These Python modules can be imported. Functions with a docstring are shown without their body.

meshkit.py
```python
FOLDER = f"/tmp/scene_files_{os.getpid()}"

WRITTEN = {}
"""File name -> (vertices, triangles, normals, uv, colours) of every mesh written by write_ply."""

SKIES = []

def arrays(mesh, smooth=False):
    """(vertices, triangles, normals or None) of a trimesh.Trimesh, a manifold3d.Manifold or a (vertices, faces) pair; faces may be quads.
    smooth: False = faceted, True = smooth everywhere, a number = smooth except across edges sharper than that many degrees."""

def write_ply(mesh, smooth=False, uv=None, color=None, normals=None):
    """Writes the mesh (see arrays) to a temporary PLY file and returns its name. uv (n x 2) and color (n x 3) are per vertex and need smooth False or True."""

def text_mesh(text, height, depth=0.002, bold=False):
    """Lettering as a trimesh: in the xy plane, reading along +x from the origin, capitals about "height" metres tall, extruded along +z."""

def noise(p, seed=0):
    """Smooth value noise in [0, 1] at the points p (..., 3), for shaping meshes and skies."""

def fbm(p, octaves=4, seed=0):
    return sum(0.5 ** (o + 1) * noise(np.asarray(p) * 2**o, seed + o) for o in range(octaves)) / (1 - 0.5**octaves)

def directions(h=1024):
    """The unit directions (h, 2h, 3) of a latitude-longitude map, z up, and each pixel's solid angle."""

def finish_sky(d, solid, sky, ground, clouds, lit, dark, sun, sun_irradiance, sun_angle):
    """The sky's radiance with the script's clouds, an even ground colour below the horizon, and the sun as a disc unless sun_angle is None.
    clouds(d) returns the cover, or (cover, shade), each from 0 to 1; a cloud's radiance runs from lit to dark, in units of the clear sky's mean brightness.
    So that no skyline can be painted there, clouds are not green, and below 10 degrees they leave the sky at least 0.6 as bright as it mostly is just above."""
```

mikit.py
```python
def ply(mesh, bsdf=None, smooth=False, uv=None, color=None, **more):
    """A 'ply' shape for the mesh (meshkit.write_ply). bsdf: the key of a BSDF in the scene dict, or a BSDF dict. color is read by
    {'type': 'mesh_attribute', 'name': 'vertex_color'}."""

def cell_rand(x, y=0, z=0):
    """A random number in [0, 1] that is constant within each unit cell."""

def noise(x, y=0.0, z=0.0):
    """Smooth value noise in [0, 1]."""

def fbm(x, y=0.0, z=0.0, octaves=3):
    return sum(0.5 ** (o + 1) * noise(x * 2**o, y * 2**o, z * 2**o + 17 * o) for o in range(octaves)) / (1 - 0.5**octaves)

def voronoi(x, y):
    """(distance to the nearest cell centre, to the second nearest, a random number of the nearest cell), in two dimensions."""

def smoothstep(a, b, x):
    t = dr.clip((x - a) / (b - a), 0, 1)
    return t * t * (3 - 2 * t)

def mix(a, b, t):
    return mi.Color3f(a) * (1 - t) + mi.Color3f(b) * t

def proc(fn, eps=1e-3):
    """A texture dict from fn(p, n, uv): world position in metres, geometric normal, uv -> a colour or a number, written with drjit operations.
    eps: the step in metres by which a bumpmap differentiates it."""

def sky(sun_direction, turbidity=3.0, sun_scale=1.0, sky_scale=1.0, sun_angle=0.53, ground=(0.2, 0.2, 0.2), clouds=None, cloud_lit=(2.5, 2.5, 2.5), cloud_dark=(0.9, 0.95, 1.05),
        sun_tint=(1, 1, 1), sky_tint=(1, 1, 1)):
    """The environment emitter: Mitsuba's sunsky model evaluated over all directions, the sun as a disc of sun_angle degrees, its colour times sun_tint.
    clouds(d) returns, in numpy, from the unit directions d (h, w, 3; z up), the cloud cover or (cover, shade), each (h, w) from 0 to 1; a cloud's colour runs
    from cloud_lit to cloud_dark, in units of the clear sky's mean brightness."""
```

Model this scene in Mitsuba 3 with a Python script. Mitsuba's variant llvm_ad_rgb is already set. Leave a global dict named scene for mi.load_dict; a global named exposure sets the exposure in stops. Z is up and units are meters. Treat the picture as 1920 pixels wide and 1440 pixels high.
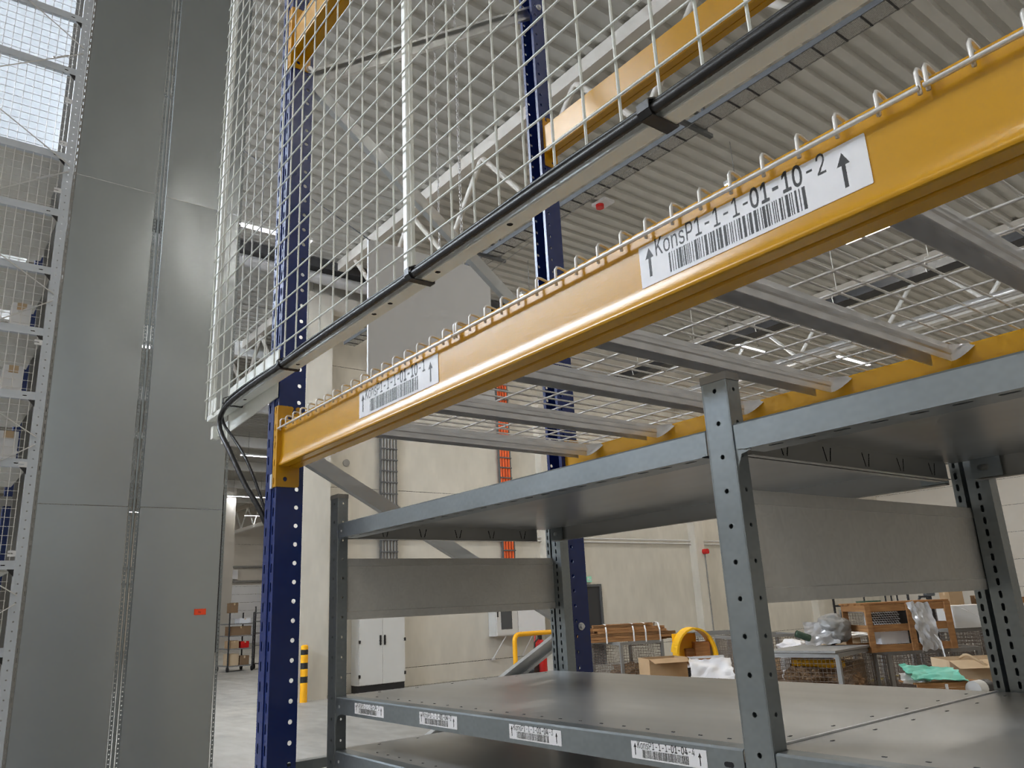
import math, random
import numpy as np, trimesh, mitsuba as mi, drjit as dr
import mikit, meshkit
from shapely.geometry import Polygon, box as sbox, Point
from mitsuba import ScalarTransform4f as T

# ------------------------------------------------------------------ camera, light, exposure
scene, labels = {'type': 'scene'}, {}
exposure = 0.3
CAM = np.array([1.97629, -0.93688, 1.68])
RIGHT = np.array([0.60906346, 0.79166662, -0.04801727])
DOWN = np.array([-0.24648652, 0.1313935, -0.96019797])
FWD = np.array([-0.75384753, 0.59665711, 0.27516214])
FOCAL = 1459.0
scene['camera'] = {'type': 'perspective', 'fov': 2 * math.degrees(math.atan(960 / FOCAL)), 'fov_axis': 'x',
                   'near_clip': 0.05, 'far_clip': 200.0,
                   'to_world': T().look_at(origin=CAM.tolist(), target=(CAM + FWD).tolist(), up=(-DOWN).tolist())}
LED = 130.0          # radiance of the LED strips
LED_TINT = (1.0, 0.94, 0.84)
SKYLIGHT = 0.30     # radiance of the opal skylight
WINDOW = 7.0        # radiance of the daylit translucent window bands
WINDOW_TINT = (0.84, 0.95, 1.10)

random.seed(7)
rng = np.random.default_rng(11)
PI = math.pi
A = np.array

# ------------------------------------------------------------------ materials
def lin(r, g, b):
    return [((c / 255 + 0.055) / 1.055) ** 2.4 if c > 10 else c / 255 / 12.92 for c in (r, g, b)]
def rgb(c): return {'type': 'rgb', 'value': list(map(float, c))}
def mat(key, d):
    scene[key] = {'type': 'twosided', 'bsdf': d}
    return key
def pr(key, col, rough=0.5, metal=0.0, spec=0.5, coat=0.0, coat_gloss=0.9, bump=None, bscale=1.0, eps=1e-3, **k):
    d = {'type': 'principled', 'base_color': mikit.proc(col) if callable(col) else rgb(col), 'roughness': mikit.proc(rough) if callable(rough) else rough, 'metallic': metal, 'specular': spec}
    if coat: d.update(clearcoat=coat, clearcoat_gloss=coat_gloss)
    d.update(k)
    if bump is not None:
        d = {'type': 'bumpmap', 'tex': mikit.proc(bump, eps), 'bsdf': d, 'scale': bscale}
    return mat(key, d)
N, F, S, MX = mikit.noise, mikit.fbm, mikit.smoothstep, mikit.mix

def galv_col(p, n, uv):
    t = F(p.x * 9, p.y * 9, p.z * 9, 3) * 0.7 + N(p.x * 160, p.y * 160, p.z * 160) * 0.3
    return MX((0.22, 0.248, 0.262), (0.31, 0.342, 0.358), t)
pr('mat_galv', galv_col, 0.36, 0.82)
pr('mat_galv_bright', (0.55, 0.57, 0.58), 0.38, 0.7)
def spangle_col(p, n, uv):
    t = N(p.x * 120 + 6 * N(p.x * 60, p.y * 60, p.z * 60), p.y * 120, p.z * 90 + 5 * N(p.y * 50, p.z * 50, 3.0))
    return MX((0.56, 0.545, 0.51), (0.66, 0.645, 0.605), t * 0.6 + 0.4 * F(p.x * 12, p.y * 12, p.z * 12, 2))
pr('mat_spangle', spangle_col, 0.5, 0.2)
def shelf_col(p, n, uv):
    t = F(p.x * 3, p.y * 14, p.z * 3, 3)
    return MX((0.34, 0.34, 0.33), (0.41, 0.41, 0.40), t)
pr('mat_shelf', shelf_col, 0.30, 0.6)
def clad_bump(p, n, uv): return F(p.y * 3.1 + 0.15 * p.z, p.z * 0.45, 2.0, 2) * 0.010
pr('mat_cladding', (0.45, 0.49, 0.51), 0.28, 0.9, bump=clad_bump, bscale=1.0, eps=0.01)
pr('mat_white_steel', lin(196, 203, 212), 0.45, 0.15)
def zinc_col(p, n, uv):
    t = N(p.x * 70, p.y * 25, p.z * 70)
    return MX((0.62, 0.63, 0.65), (0.80, 0.81, 0.83), t)
pr('mat_zinc', zinc_col, 0.28, 0.6)
pr('mat_wire', (0.76, 0.75, 0.73), 0.34, 0.45)
def paint_bump(p, n, uv): return N(p.x * 420, p.y * 420, p.z * 420) * 0.00006
pr('mat_yellow', lin(190, 138, 8), 0.26, 0.0, 0.5, coat=0.4, bump=paint_bump, eps=2e-4)
pr('mat_blue', lin(5, 31, 92), 0.3, 0.0, 0.5, coat=0.5)
pr('mat_blue_dark', lin(10, 30, 80), 0.4)
pr('mat_powder', lin(232, 236, 232), 0.4, 0.0, 0.45)
pr('mat_black', (0.012, 0.012, 0.013), 0.42)
pr('mat_hole', (0.01, 0.01, 0.011), 0.9)
pr('mat_dark', (0.03, 0.031, 0.034), 0.5)
pr('mat_darkgrey', (0.085, 0.09, 0.095), 0.5)
pr('mat_board', lin(222, 223, 226), 0.55)
pr('mat_cab', lin(208, 208, 206), 0.5)
mat('mat_print', {'type': 'principled', 'base_color': {'type': 'mesh_attribute', 'name': 'vertex_color'}, 'roughness': 0.45, 'specular': 0.4})
def conc(p, n, uv):
    t = F(p.x * 0.6, p.y * 0.6, p.z * 0.45, 4)
    s = F(p.x * 5, p.y * 5, p.z * 1.5, 3)
    c = MX((0.53, 0.505, 0.445), (0.67, 0.635, 0.565), t)
    return c * (0.86 + 0.22 * s)
pr('mat_concrete', conc, 0.75)
def wallpanel(p, n, uv):
    return MX((0.56, 0.52, 0.46), (0.63, 0.59, 0.53), F(p.x * 0.8, p.y * 0.8, p.z * 0.8, 3))
pr('mat_wallpanel', wallpanel, 0.6)
def floor_col(p, n, uv):
    a = F(p.x * 0.35, p.y * 0.9, 0.0, 4); b = F(p.x * 3.0, p.y * 7.0, 1.0, 4)
    c = MX((0.21, 0.202, 0.185), (0.35, 0.338, 0.312), a)
    return c * (0.82 + 0.3 * b)
def floor_rough(p, n, uv): return 0.30 + 0.3 * F(p.x * 1.5, p.y * 2.5, 4.0, 3)
pr('mat_floor', floor_col, floor_rough, 0.0, 0.5)
pr('mat_roof', (0.50, 0.49, 0.455), 0.5, 0.0, 0.4)
pr('mat_truss', (0.84, 0.84, 0.82), 0.45)
pr('mat_beamtan', (0.55, 0.51, 0.45), 0.55)
def tray_col(p, n, uv):
    k = dr.abs(dr.sin((p.x + p.y * 2.2) * 55.0)) * dr.abs(dr.sin((p.x - p.y * 2.2) * 55.0))
    return MX((0.06, 0.06, 0.06), (0.62, 0.61, 0.58), S(0.10, 0.25, k))
pr('mat_tray', tray_col, 0.5, 0.2)
pr('mat_orange', lin(222, 96, 40), 0.6)
pr('mat_red', lin(190, 28, 26), 0.35, coat=0.3)
pr('mat_sticker', lin(250, 84, 44), 0.6)
def card_col(p, n, uv):
    return MX((0.36, 0.235, 0.13), (0.46, 0.31, 0.18), F(p.x * 6, p.y * 6, p.z * 6, 3))
pr('mat_card', card_col, 0.8, spec=0.2)
pr('mat_card_light', (0.56, 0.42, 0.27), 0.8, spec=0.2)
pr('mat_card_dark', (0.20, 0.125, 0.07), 0.85, spec=0.2)
def wood_col(p, n, uv):
    g = F(p.x * 5 + p.y * 5, p.z * 60, p.y * 3, 4)
    return MX((0.17, 0.075, 0.03), (0.42, 0.22, 0.09), g)
pr('mat_wood', wood_col, 0.7, spec=0.2)
def wood_dark(p, n, uv): return wood_col(p, n, uv) * 0.55
pr('mat_wood_dark', wood_dark, 0.7, spec=0.2)
pr('mat_rust', (0.16, 0.125, 0.10), 0.7, 0.2)
pr('mat_steelgrey', (0.26, 0.255, 0.245), 0.5, 0.4)
pr('mat_foil', (0.55, 0.55, 0.56), 0.22, 0.2, 0.8)
pr('mat_whitefoil', (0.78, 0.77, 0.78), 0.35, 0.0, 0.6)
pr('mat_paper', (0.76, 0.73, 0.68), 0.7)
pr('mat_yellow_plastic', lin(232, 176, 20), 0.4)
pr('mat_teal', lin(120, 208, 186), 0.35)
pr('mat_gold', (0.75, 0.55, 0.12), 0.25, 0.7)
pr('mat_green', lin(54, 74, 58), 0.6)
pr('mat_signyellow', lin(246, 178, 24), 0.4)
pr('mat_exit', lin(160, 225, 200), 0.5)
mat('mat_glass_dark', {'type': 'principled', 'base_color': rgb((0.08, 0.085, 0.09)), 'roughness': 0.12, 'specular': 0.6})
pr('mat_lampbody', (0.7, 0.7, 0.68), 0.4)
pr('mat_marking', lin(214, 184, 60), 0.6)

# ------------------------------------------------------------------ mesh helpers
class MB:
    def __init__(s): s.v, s.f, s.n = [], [], 0
    def add(s, v, f):
        v = np.asarray(v, float); s.v.append(v); s.f.append(np.asarray(f, int) + s.n); s.n += len(v); return s
    def tm(s, m): return s.add(m.vertices, m.faces)
    def bx(s, x0, x1, y0, y1, z0, z1):
        v = [(x, y, z) for x in (x0, x1) for y in (y0, y1) for z in (z0, z1)]
        f = [(0, 1, 3), (0, 3, 2), (4, 6, 7), (4, 7, 5), (0, 4, 5), (0, 5, 1), (2, 3, 7), (2, 7, 6), (0, 2, 6), (0, 6, 4), (1, 5, 7), (1, 7, 3)]
        return s.add(v, f)
    def ob(s, c, size, U=(1, 0, 0), V=(0, 1, 0), W=None):       # oriented box about its centre
        U, V = A(U, float), A(V, float); W = np.cross(U, V) if W is None else A(W, float)
        m = MB().bx(*[q * 0.5 * k for k in size for q in (-1, 1)])
        v = m.v[0]; return s.add(A(c) + v[:, :1] * U + v[:, 1:2] * V + v[:, 2:] * W, m.f[0])
    def bar(s, a, b, w, h, up=(0, 0, 1)):                         # rectangular bar from a to b
        a, b = A(a, float), A(b, float); d = b - a; L = np.linalg.norm(d); U = d / L
        V = np.cross(A(up, float), U); V /= np.linalg.norm(V)
        return s.ob((a + b) / 2, (L, w, h), U, V)
    def tube(s, pts, r, n=8, caps=True):
        pts = [A(p, float) for p in pts]; k = len(pts)
        tang = [(pts[min(i + 1, k - 1)] - pts[max(i - 1, 0)]) for i in range(k)]
        tang = [t / np.linalg.norm(t) for t in tang]
        up = A((0, 0, 1.0)) if abs(tang[0][2]) < 0.9 else A((1.0, 0, 0))
        x = np.cross(up, tang[0]); x /= np.linalg.norm(x); V = []
        for i in range(k):
            x = x - tang[i] * (x @ tang[i]); x /= np.linalg.norm(x); y = np.cross(tang[i], x)
            ang = np.arange(n) * 2 * PI / n
            rr = r[i] if hasattr(r, '__len__') else r
            V.append(pts[i] + rr * (np.cos(ang)[:, None] * x + np.sin(ang)[:, None] * y))
        Fc = []
        for i in range(k - 1):
            for j in range(n):
                a, b, c, d = i * n + j, i * n + (j + 1) % n, (i + 1) * n + (j + 1) % n, (i + 1) * n + j
                Fc += [(a, b, c), (a, c, d)]
        V = np.vstack(V)
        if caps:
            m = len(V); V = np.vstack([V, pts[0], pts[-1]])
            for j in range(n):
                Fc += [(m, (j + 1) % n, j), (m + 1, (k - 1) * n + j, (k - 1) * n + (j + 1) % n)]
        return s.add(V, Fc)
    def cyl(s, a, b, r, n=16): return s.tube([a, b], r, n)
    def poly(s, poly, h, O, U, V):                                 # shapely polygon extruded along U x V
        m = trimesh.creation.extrude_polygon(poly, h, engine='earcut')
        U, V = A(U, float), A(V, float); W = np.cross(U, V); v = m.vertices
        return s.add(A(O) + v[:, :1] * U + v[:, 1:2] * V + v[:, 2:] * W, m.faces)
    def prof(s, pts, axis, a0, a1):                                # profile extruded along x (pts = y,z), y (pts = x,z) or z (pts = x,y)
        P = Polygon(pts); P = P if P.exterior.is_ccw else Polygon(list(P.exterior.coords)[::-1])
        if axis == 'x': return s.poly(P, a1 - a0, (a0, 0, 0), (0, 1, 0), (0, 0, 1))
        if axis == 'z': return s.poly(P, a1 - a0, (0, 0, a0), (1, 0, 0), (0, 1, 0))
        return s.poly(P, a1 - a0, (0, a1, 0), (1, 0, 0), (0, 0, 1))      # normal of x,z plane is -y
    def quad(s, a, b, c, d): return s.add([a, b, c, d], [(0, 1, 2), (0, 2, 3)])
    def mesh(s):
        return (np.vstack(s.v), np.vstack(s.f))
def rot(b, ang, c=(0, 0)):
    v, f = b.mesh(); v = v.copy(); ca, sa = math.cos(ang), math.sin(ang)
    x, y = v[:, 0] - c[0], v[:, 1] - c[1]
    v[:, 0], v[:, 1] = c[0] + ca * x - sa * y, c[1] + sa * x + ca * y
    return v, f
def circ(x, y, r, n=10): return [(x + r * math.cos(2 * PI * i / n), y + r * math.sin(2 * PI * i / n)) for i in range(n)]
def slot(x, y, w, h, n=4):                                        # rounded slot, w along first axis
    r = min(w, h) / 2; out = []
    for k in range(4 * n):
        a = 2 * PI * (k + 0.5) / (4 * n)
        cx, cy = math.cos(a), math.sin(a)
        out.append((x + (w / 2 - r) * (1 if cx > 0 else -1) + r * cx, y + (h / 2 - r) * (1 if cy > 0 else -1) + r * cy))
    return out
def rectholes(x0, x1, y0, y1, holes): return Polygon([(x0, y0), (x1, y0), (x1, y1), (x0, y1)], holes)
def rrect(x0, x1, y0, y1, r, n=3):
    out = []
    for cx, cy, a0 in ((x1 - r, y1 - r, 0), (x0 + r, y1 - r, 90), (x0 + r, y0 + r, 180), (x1 - r, y0 + r, 270)):
        out += [(cx + r * math.cos(math.radians(a0 + 90 * i / n)), cy + r * math.sin(math.radians(a0 + 90 * i / n))) for i in range(n + 1)]
    return out

# ------------------------------------------------------------------ scene bookkeeping
def numbered(key):
    taken = lambda k: k in scene or k in labels or any(s.startswith(k + '__') for s in scene if isinstance(s, str))
    if not taken(key): return key
    i = 1
    while taken(f'{key}_{i:03d}'): i += 1
    return f'{key}_{i:03d}'
def thing(name, label, cat, group=None):
    key = numbered(name); labels[key] = {'label': label, 'category': cat}
    if group: labels[key]['group'] = group
    return key
_cnt = {}
def part(parent, name, m, bsdf, smooth=False, label=None, kind=None, **kw):
    base = f'{parent}__{name}' if parent else name
    i = _cnt.get(base, 0); _cnt[base] = i + 1
    key = base if i == 0 else f'{base}_{i:03d}'
    if isinstance(m, dict): scene[key] = m
    else: scene[key] = mikit.ply(m.mesh() if isinstance(m, MB) else m, bsdf, smooth, **kw)
    if label or kind: labels[key] = {k: v for k, v in (('label', label), ('kind', kind)) if v}
    return key
def solo(name, m, bsdf, label, cat, group=None, smooth=False, **kw):
    key = thing(name, label, cat, group)
    scene[key] = m if isinstance(m, dict) else mikit.ply(m.mesh() if isinstance(m, MB) else m, bsdf, smooth, **kw)
    return key
def struct(name, m, bsdf, label, cat=None, smooth=False):
    if m is not None: scene[name] = mikit.ply(m.mesh() if isinstance(m, MB) else m, bsdf, smooth)
    labels[name] = {'label': label, 'kind': 'structure'}
    labels[name]['category'] = cat or name.split('_')[0]
    return name
def lum(m, tint, k, bsdf='mat_lampbody'):
    return mikit.ply(m.mesh(), bsdf, False, emitter={'type': 'area', 'radiance': rgb([c * k for c in tint])})

# ================================================================== the hall
XW, YR, YF, XR, XF, ROOF = -15.05, 32.3, -8.0, 14.0, -60.0, 10.0
struct('floor', MB().bx(XF, XR, YF, YR, -0.2, 0), 'mat_floor', 'smooth grey concrete hall floor')
def ribs(mb, x0, x1, y0, y1, pitch=0.325, dep=0.06):
    xs, zs = [], []; x = x0
    while x < x1 - 1e-6:
        for dx, dz in ((0, 0), (0.165, 0), (0.195, dep), (0.295, dep)): xs.append(x + dx); zs.append(ROOF + dz)
        x += pitch
    xs.append(x); zs.append(ROOF)
    n = len(xs); v = [(a, y0, b) for a, b in zip(xs, zs)] + [(a, y1, b) for a, b in zip(xs, zs)]
    f = []
    for i in range(n - 1): f += [(i, n + i, n + i + 1), (i, n + i + 1, i + 1)]
    mb.add(v, f)
rb = MB()
P = 0.325
SX0, SX1, SY0, SY1 = -18.3, -18.3 + P * 32, -4.2, 0.55
ribs(rb, XF, SX0, YF, YR); ribs(rb, SX0, SX1, YF, SY0); ribs(rb, SX0, SX1, SY1, YR); ribs(rb, SX1, XR, YF, YR)
rb.bx(SX0, SX1, SY0 - 0.03, SY0, ROOF, ROOF + 0.4); rb.bx(SX0, SX1, SY1, SY1 + 0.03, ROOF, ROOF + 0.4)
rb.bx(SX0 - 0.03, SX0, SY0, SY1, ROOF, ROOF + 0.4); rb.bx(SX1, SX1 + 0.03, SY0, SY1, ROOF, ROOF + 0.4)
rb.bx(XF, XR, YF, YR, ROOF + 0.45, ROOF + 0.6)
struct('ceiling', rb, 'mat_roof', 'ribbed light grey steel deck of the hall roof')
w = struct('window_1', None, None, 'long translucent skylight in the ribbed roof, bright with daylight')
scene['window_1'] = lum(MB().quad((SX0, SY1, ROOF + 0.38), (SX1, SY1, ROOF + 0.38), (SX1, SY0, ROOF + 0.38), (SX0, SY0, ROOF + 0.38)), (0.76, 0.93, 1.15), SKYLIGHT)
# walls in panels
def wall_panels(name, label, axis, at, thick, u0, u1, us, zs, m, gap=0.012):
    struct(name, None, None, label)
    labels[name]['kind'] = 'structure'
    core = MB()
    if axis == 'x': core.bx(at - thick, at - 0.02 if thick > 0 else at + 0.02, u0, u1, 0, ROOF + 0.3)
    else: core.bx(u0, u1, at + 0.02 if thick > 0 else at - 0.02, at + thick, 0, ROOF + 0.3)
    scene[name] = mikit.ply(core.mesh(), 'mat_darkgrey')
    for a, b in zip(us[:-1], us[1:]):
        for c, d in zip(zs[:-1], zs[1:]):
            q = MB()
            a2, b2, c2, d2 = a + gap / 2, b - gap / 2, c + gap / 2, d - gap / 2
            if axis == 'x': q.bx(at - 0.03, at, a2, b2, c2, d2)
            else: q.bx(a2, b2, at, at + 0.03, c2, d2)
            part(name, 'wall_panel', q, m)
wall_panels('wall_left', 'beige precast concrete wall behind the shelving', 'x', XW, 0.25, 5.95, YR, [5.95, 6.4, 13.3, 19.8, 26.4, YR], [0, 0.42, 4.6, 7.6, ROOF + 0.3], 'mat_concrete')
wall_panels('wall_rear', 'pale beige wall of wide horizontal panels at the back of the hall', 'y', YR, 0.25, XW, XR, [XW, -10.9, -4.9, 1.1, 7.1, XR], [0, 0.5] + [1.5 + i for i in range(9)] + [ROOF + 0.3], 'mat_wallpanel')
wall_panels('wall_far', 'grey panelled wall at the far end of the hall', 'x', XF + 0.0, 0.25, YF, YR, [YF, 0, 6.5, 13, 19.5, 26, YR], [0, 2, 4, 5.6, 7.4, ROOF + 0.3], 'mat_wallpanel')
struct('wall_front', MB().bx(XF, XR, YF - 0.25, YF, 0, ROOF + 0.5), 'mat_wallpanel', 'beige wall on the aisle side of the hall')
struct('wall_right', MB().bx(XR, XR + 0.25, YF, YR, 0, ROOF + 0.5), 'mat_wallpanel', 'beige wall at the near end of the hall')
struct('trim_1', MB().bx(XF, XW, YR, YR + 0.25, 0, ROOF + 0.5), 'mat_wallpanel', 'rear wall of the hall beyond the opening', 'wall')
def window(name, label, a, b, c, d, k):
    struct(name, None, None, label)
    scene[name] = lum(MB().quad(a, b, c, d), WINDOW_TINT, k)
window('window_2', 'high translucent window band in the aisle side wall, left part', (-17, YF + .03, 8.3), (-17, YF + .03, 9.9), (-5.5, YF + .03, 9.9), (-5.5, YF + .03, 8.3), WINDOW * 5)
window('window_3', 'large translucent window band in the aisle side wall, right part', (0.5, YF + .03, 3.2), (0.5, YF + .03, 9.6), (13.0, YF + .03, 9.6), (13.0, YF + .03, 3.2), WINDOW * 0.06)
window('window_4', 'tall translucent window in the near end wall', (XR - .03, -6.5, 4.3), (XR - .03, 2.6, 4.3), (XR - .03, 2.6, 9.8), (XR - .03, -6.5, 9.8), WINDOW * 2.7)

# ---- roof steel
def truss(y, x0, x1, label, node=-6.06):
    t = thing('roof_truss', label, 'truss', None)
    part(t, 'top_chord', MB().bx(x0, x1, y - 0.11, y + 0.11, 9.74, 9.99), 'mat_beamtan')
    part(t, 'bottom_chord', MB().bx(x0, x1, y - 0.12, y + 0.12, 8.10, 8.32), 'mat_truss' if y > 12 else 'mat_beamtan')
    k = 0; x = node - 2.6 * math.ceil((node - x0) / 2.6)
    while x + 1.3 < x1:
        for s in (-1, 1):
            a, b = (x, y, 9.78), (x + s * 1.3, y, 8.3)
            if x0 <= min(a[0], b[0]):
                part(t, 'web_tube', MB().cyl(a, b, 0.055, 10), 'mat_truss' if y > 12 else 'mat_beamtan', True)
        x += 2.6
truss(6.75, -14.8, 4.0, 'tan roof truss running over the cable tray beside the mesh guard', -8.3)
truss(19.3, -14.9, 4.0, 'white roof truss with diagonal tubes seen through the wire decking', -6.06)
for yy, lab in ((6.75, 'nearer'), (19.3, 'farther')):
    truss(yy, XF + 1, XW - 0.5, f'{lab} white lattice truss in the far bay beyond the concrete column', -30)
# cross purlins along y seen left
for k, x in enumerate((-52, -46.0, -40, -34, -27.5, -21)):
    solo('roof_beam', MB().bx(x - 0.1, x + 0.1, YF, YR, 9.5, 9.98), 'mat_truss', 'white roof beam crossing the far bay of the hall', 'roof beam', 'roof beams in the far bay')
# cable tray under the near truss
t = thing('cable_tray', 'long perforated steel cable tray under the near roof truss', 'cable tray')
part(t, 'tray_floor', MB().bx(-14.5, 4, 6.98, 7.24, 7.985, 7.995), 'mat_tray')
part(t, 'side_rail', MB().bx(-14.5, 4, 6.965, 6.98, 7.98, 8.06), 'mat_darkgrey')
part(t, 'side_rail', MB().bx(-14.5, 4, 7.24, 7.255, 7.98, 8.06), 'mat_steelgrey')
x = -14.3
while x < 3.9:
    part(t, 'rung', MB().bx(x, x + 0.02, 6.97, 7.25, 7.972, 7.985), 'mat_dark'); x += 0.31
for x in (-12.0, -8.6, -3.75, 1.0):
    part(t, 'hanger', MB().bx(x - 0.03, x + 0.03, 6.70, 7.42, 7.92, 7.972).bx(x - 0.02, x + 0.02, 7.28, 7.32, 7.972, 8.4).bx(x - 0.02, x + 0.02, 6.87, 7.32, 8.2, 8.24), 'mat_darkgrey')
t2 = thing('cable_tray', 'black cable tray crossing behind the wire decking below the roof', 'cable tray')
part(t2, 'side_rail', MB().bx(-14.5, 4, 16.05, 16.09, 8.28, 8.46).bx(-14.5, 4, 16.45, 16.49, 8.28, 8.46), 'mat_black')
part(t2, 'tray_floor', MB().bx(-14.5, 4, 16.09, 16.45, 8.28, 8.30), 'mat_dark')
for x in np.arange(-13.5, 3.6, 2.2):
    part(t2, 'hanger', MB().tube([(x, 16.02, 8.26), (x, 15.98, 8.4), (x, 16.05, 8.6), (x, 16.27, 8.7), (x, 16.27, 9.99)], 0.012, 6), 'mat_truss', True)
solo('ventilation_pipe', MB().cyl((-14.9, 18.3, 8.0), (3.8, 18.3, 8.0), 0.11, 16), 'mat_zinc', 'shiny silver pipe running under the rear roof truss', 'pipe', smooth=True)

# ---- lamps: fixtures 2 m long in rows along the hall
def led(x, y, z, length, along='y', label=None, group=None):
    t = thing('led_strip_light', label or 'white LED strip light hanging under the ribbed roof', 'light', group)
    h = length / 2
    base = XF if x < SX0 else SX0 if x < SX1 else SX1          # hang from the bottom of a rib
    if along == 'y': x = base + P * round((x - base - .08) / P) + .08
    if along == 'y':
        part(t, 'housing', MB().bx(x - 0.06, x + 0.06, y - h, y + h, z + 0.005, z + 0.07), 'mat_lampbody')
        part(t, 'diffuser', lum(MB().bx(x - 0.05, x + 0.05, y - h + 0.02, y + h - 0.02, z - 0.02, z + 0.004), LED_TINT, LED), None)
        for q in (-.7, .7): part(t, 'suspension', MB().cyl((x, y + q * h, z + 0.07), (x, y + q * h, ROOF), 0.008, 6), 'mat_steelgrey')
    else:
        part(t, 'housing', MB().bx(x - h, x + h, y - 0.06, y + 0.06, z + 0.005, z + 0.07), 'mat_lampbody')
        part(t, 'diffuser', lum(MB().bx(x - h + 0.02, x + h - 0.02, y - 0.05, y + 0.05, z - 0.02, z + 0.004), LED_TINT, LED), None)
        for q in (-.7, .7): part(t, 'suspension', MB().cyl((x + q * h, y, z + 0.07), (x + q * h, y, ROOF), 0.008, 6), 'mat_steelgrey')
led(-11.6, 3.9, 9.0, 2.0, label='LED strip light left of the blue front post behind the wire guard')
led(-11.5, 18.8, 9.0, 2.0, label='LED strip light seen through the wire decking above the grey post')
led(-10.4, 23.4, 9.0, 2.0, label='small distant LED strip light just above the rear yellow beam')
led(-5.0, 14.65, 9.0, 1.4, 'x', label='LED strip light shining just below the lower edge of the front yellow beam')
for x in (-5.6, 0.4, 6.4):
    for y in (-5.5, 3.9, 11.3, 25.5):
        if y == 3.9 and x < 6: continue
        led(x, y, 9.0, 2.0, group='LED strip lights over the main aisle')
led(-11.6, 11.3, 9.0, 2.0, group='LED strip lights over the main aisle')
led(0.4, 18.8, 9.0, 2.0, group='LED strip lights over the main aisle')
for x, y in ((-45.2, 15.5), (-54, 19.6), (-33, 12.0), (-24, 9.5), (-24, 17), (-44.8, 6), (-33, 20), (-19.5, 3), (-54, 12)):
    led(x, y, 8.9, 2.4 if x < -30 else 2.0, group='LED strip lights in the far bay')

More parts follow.
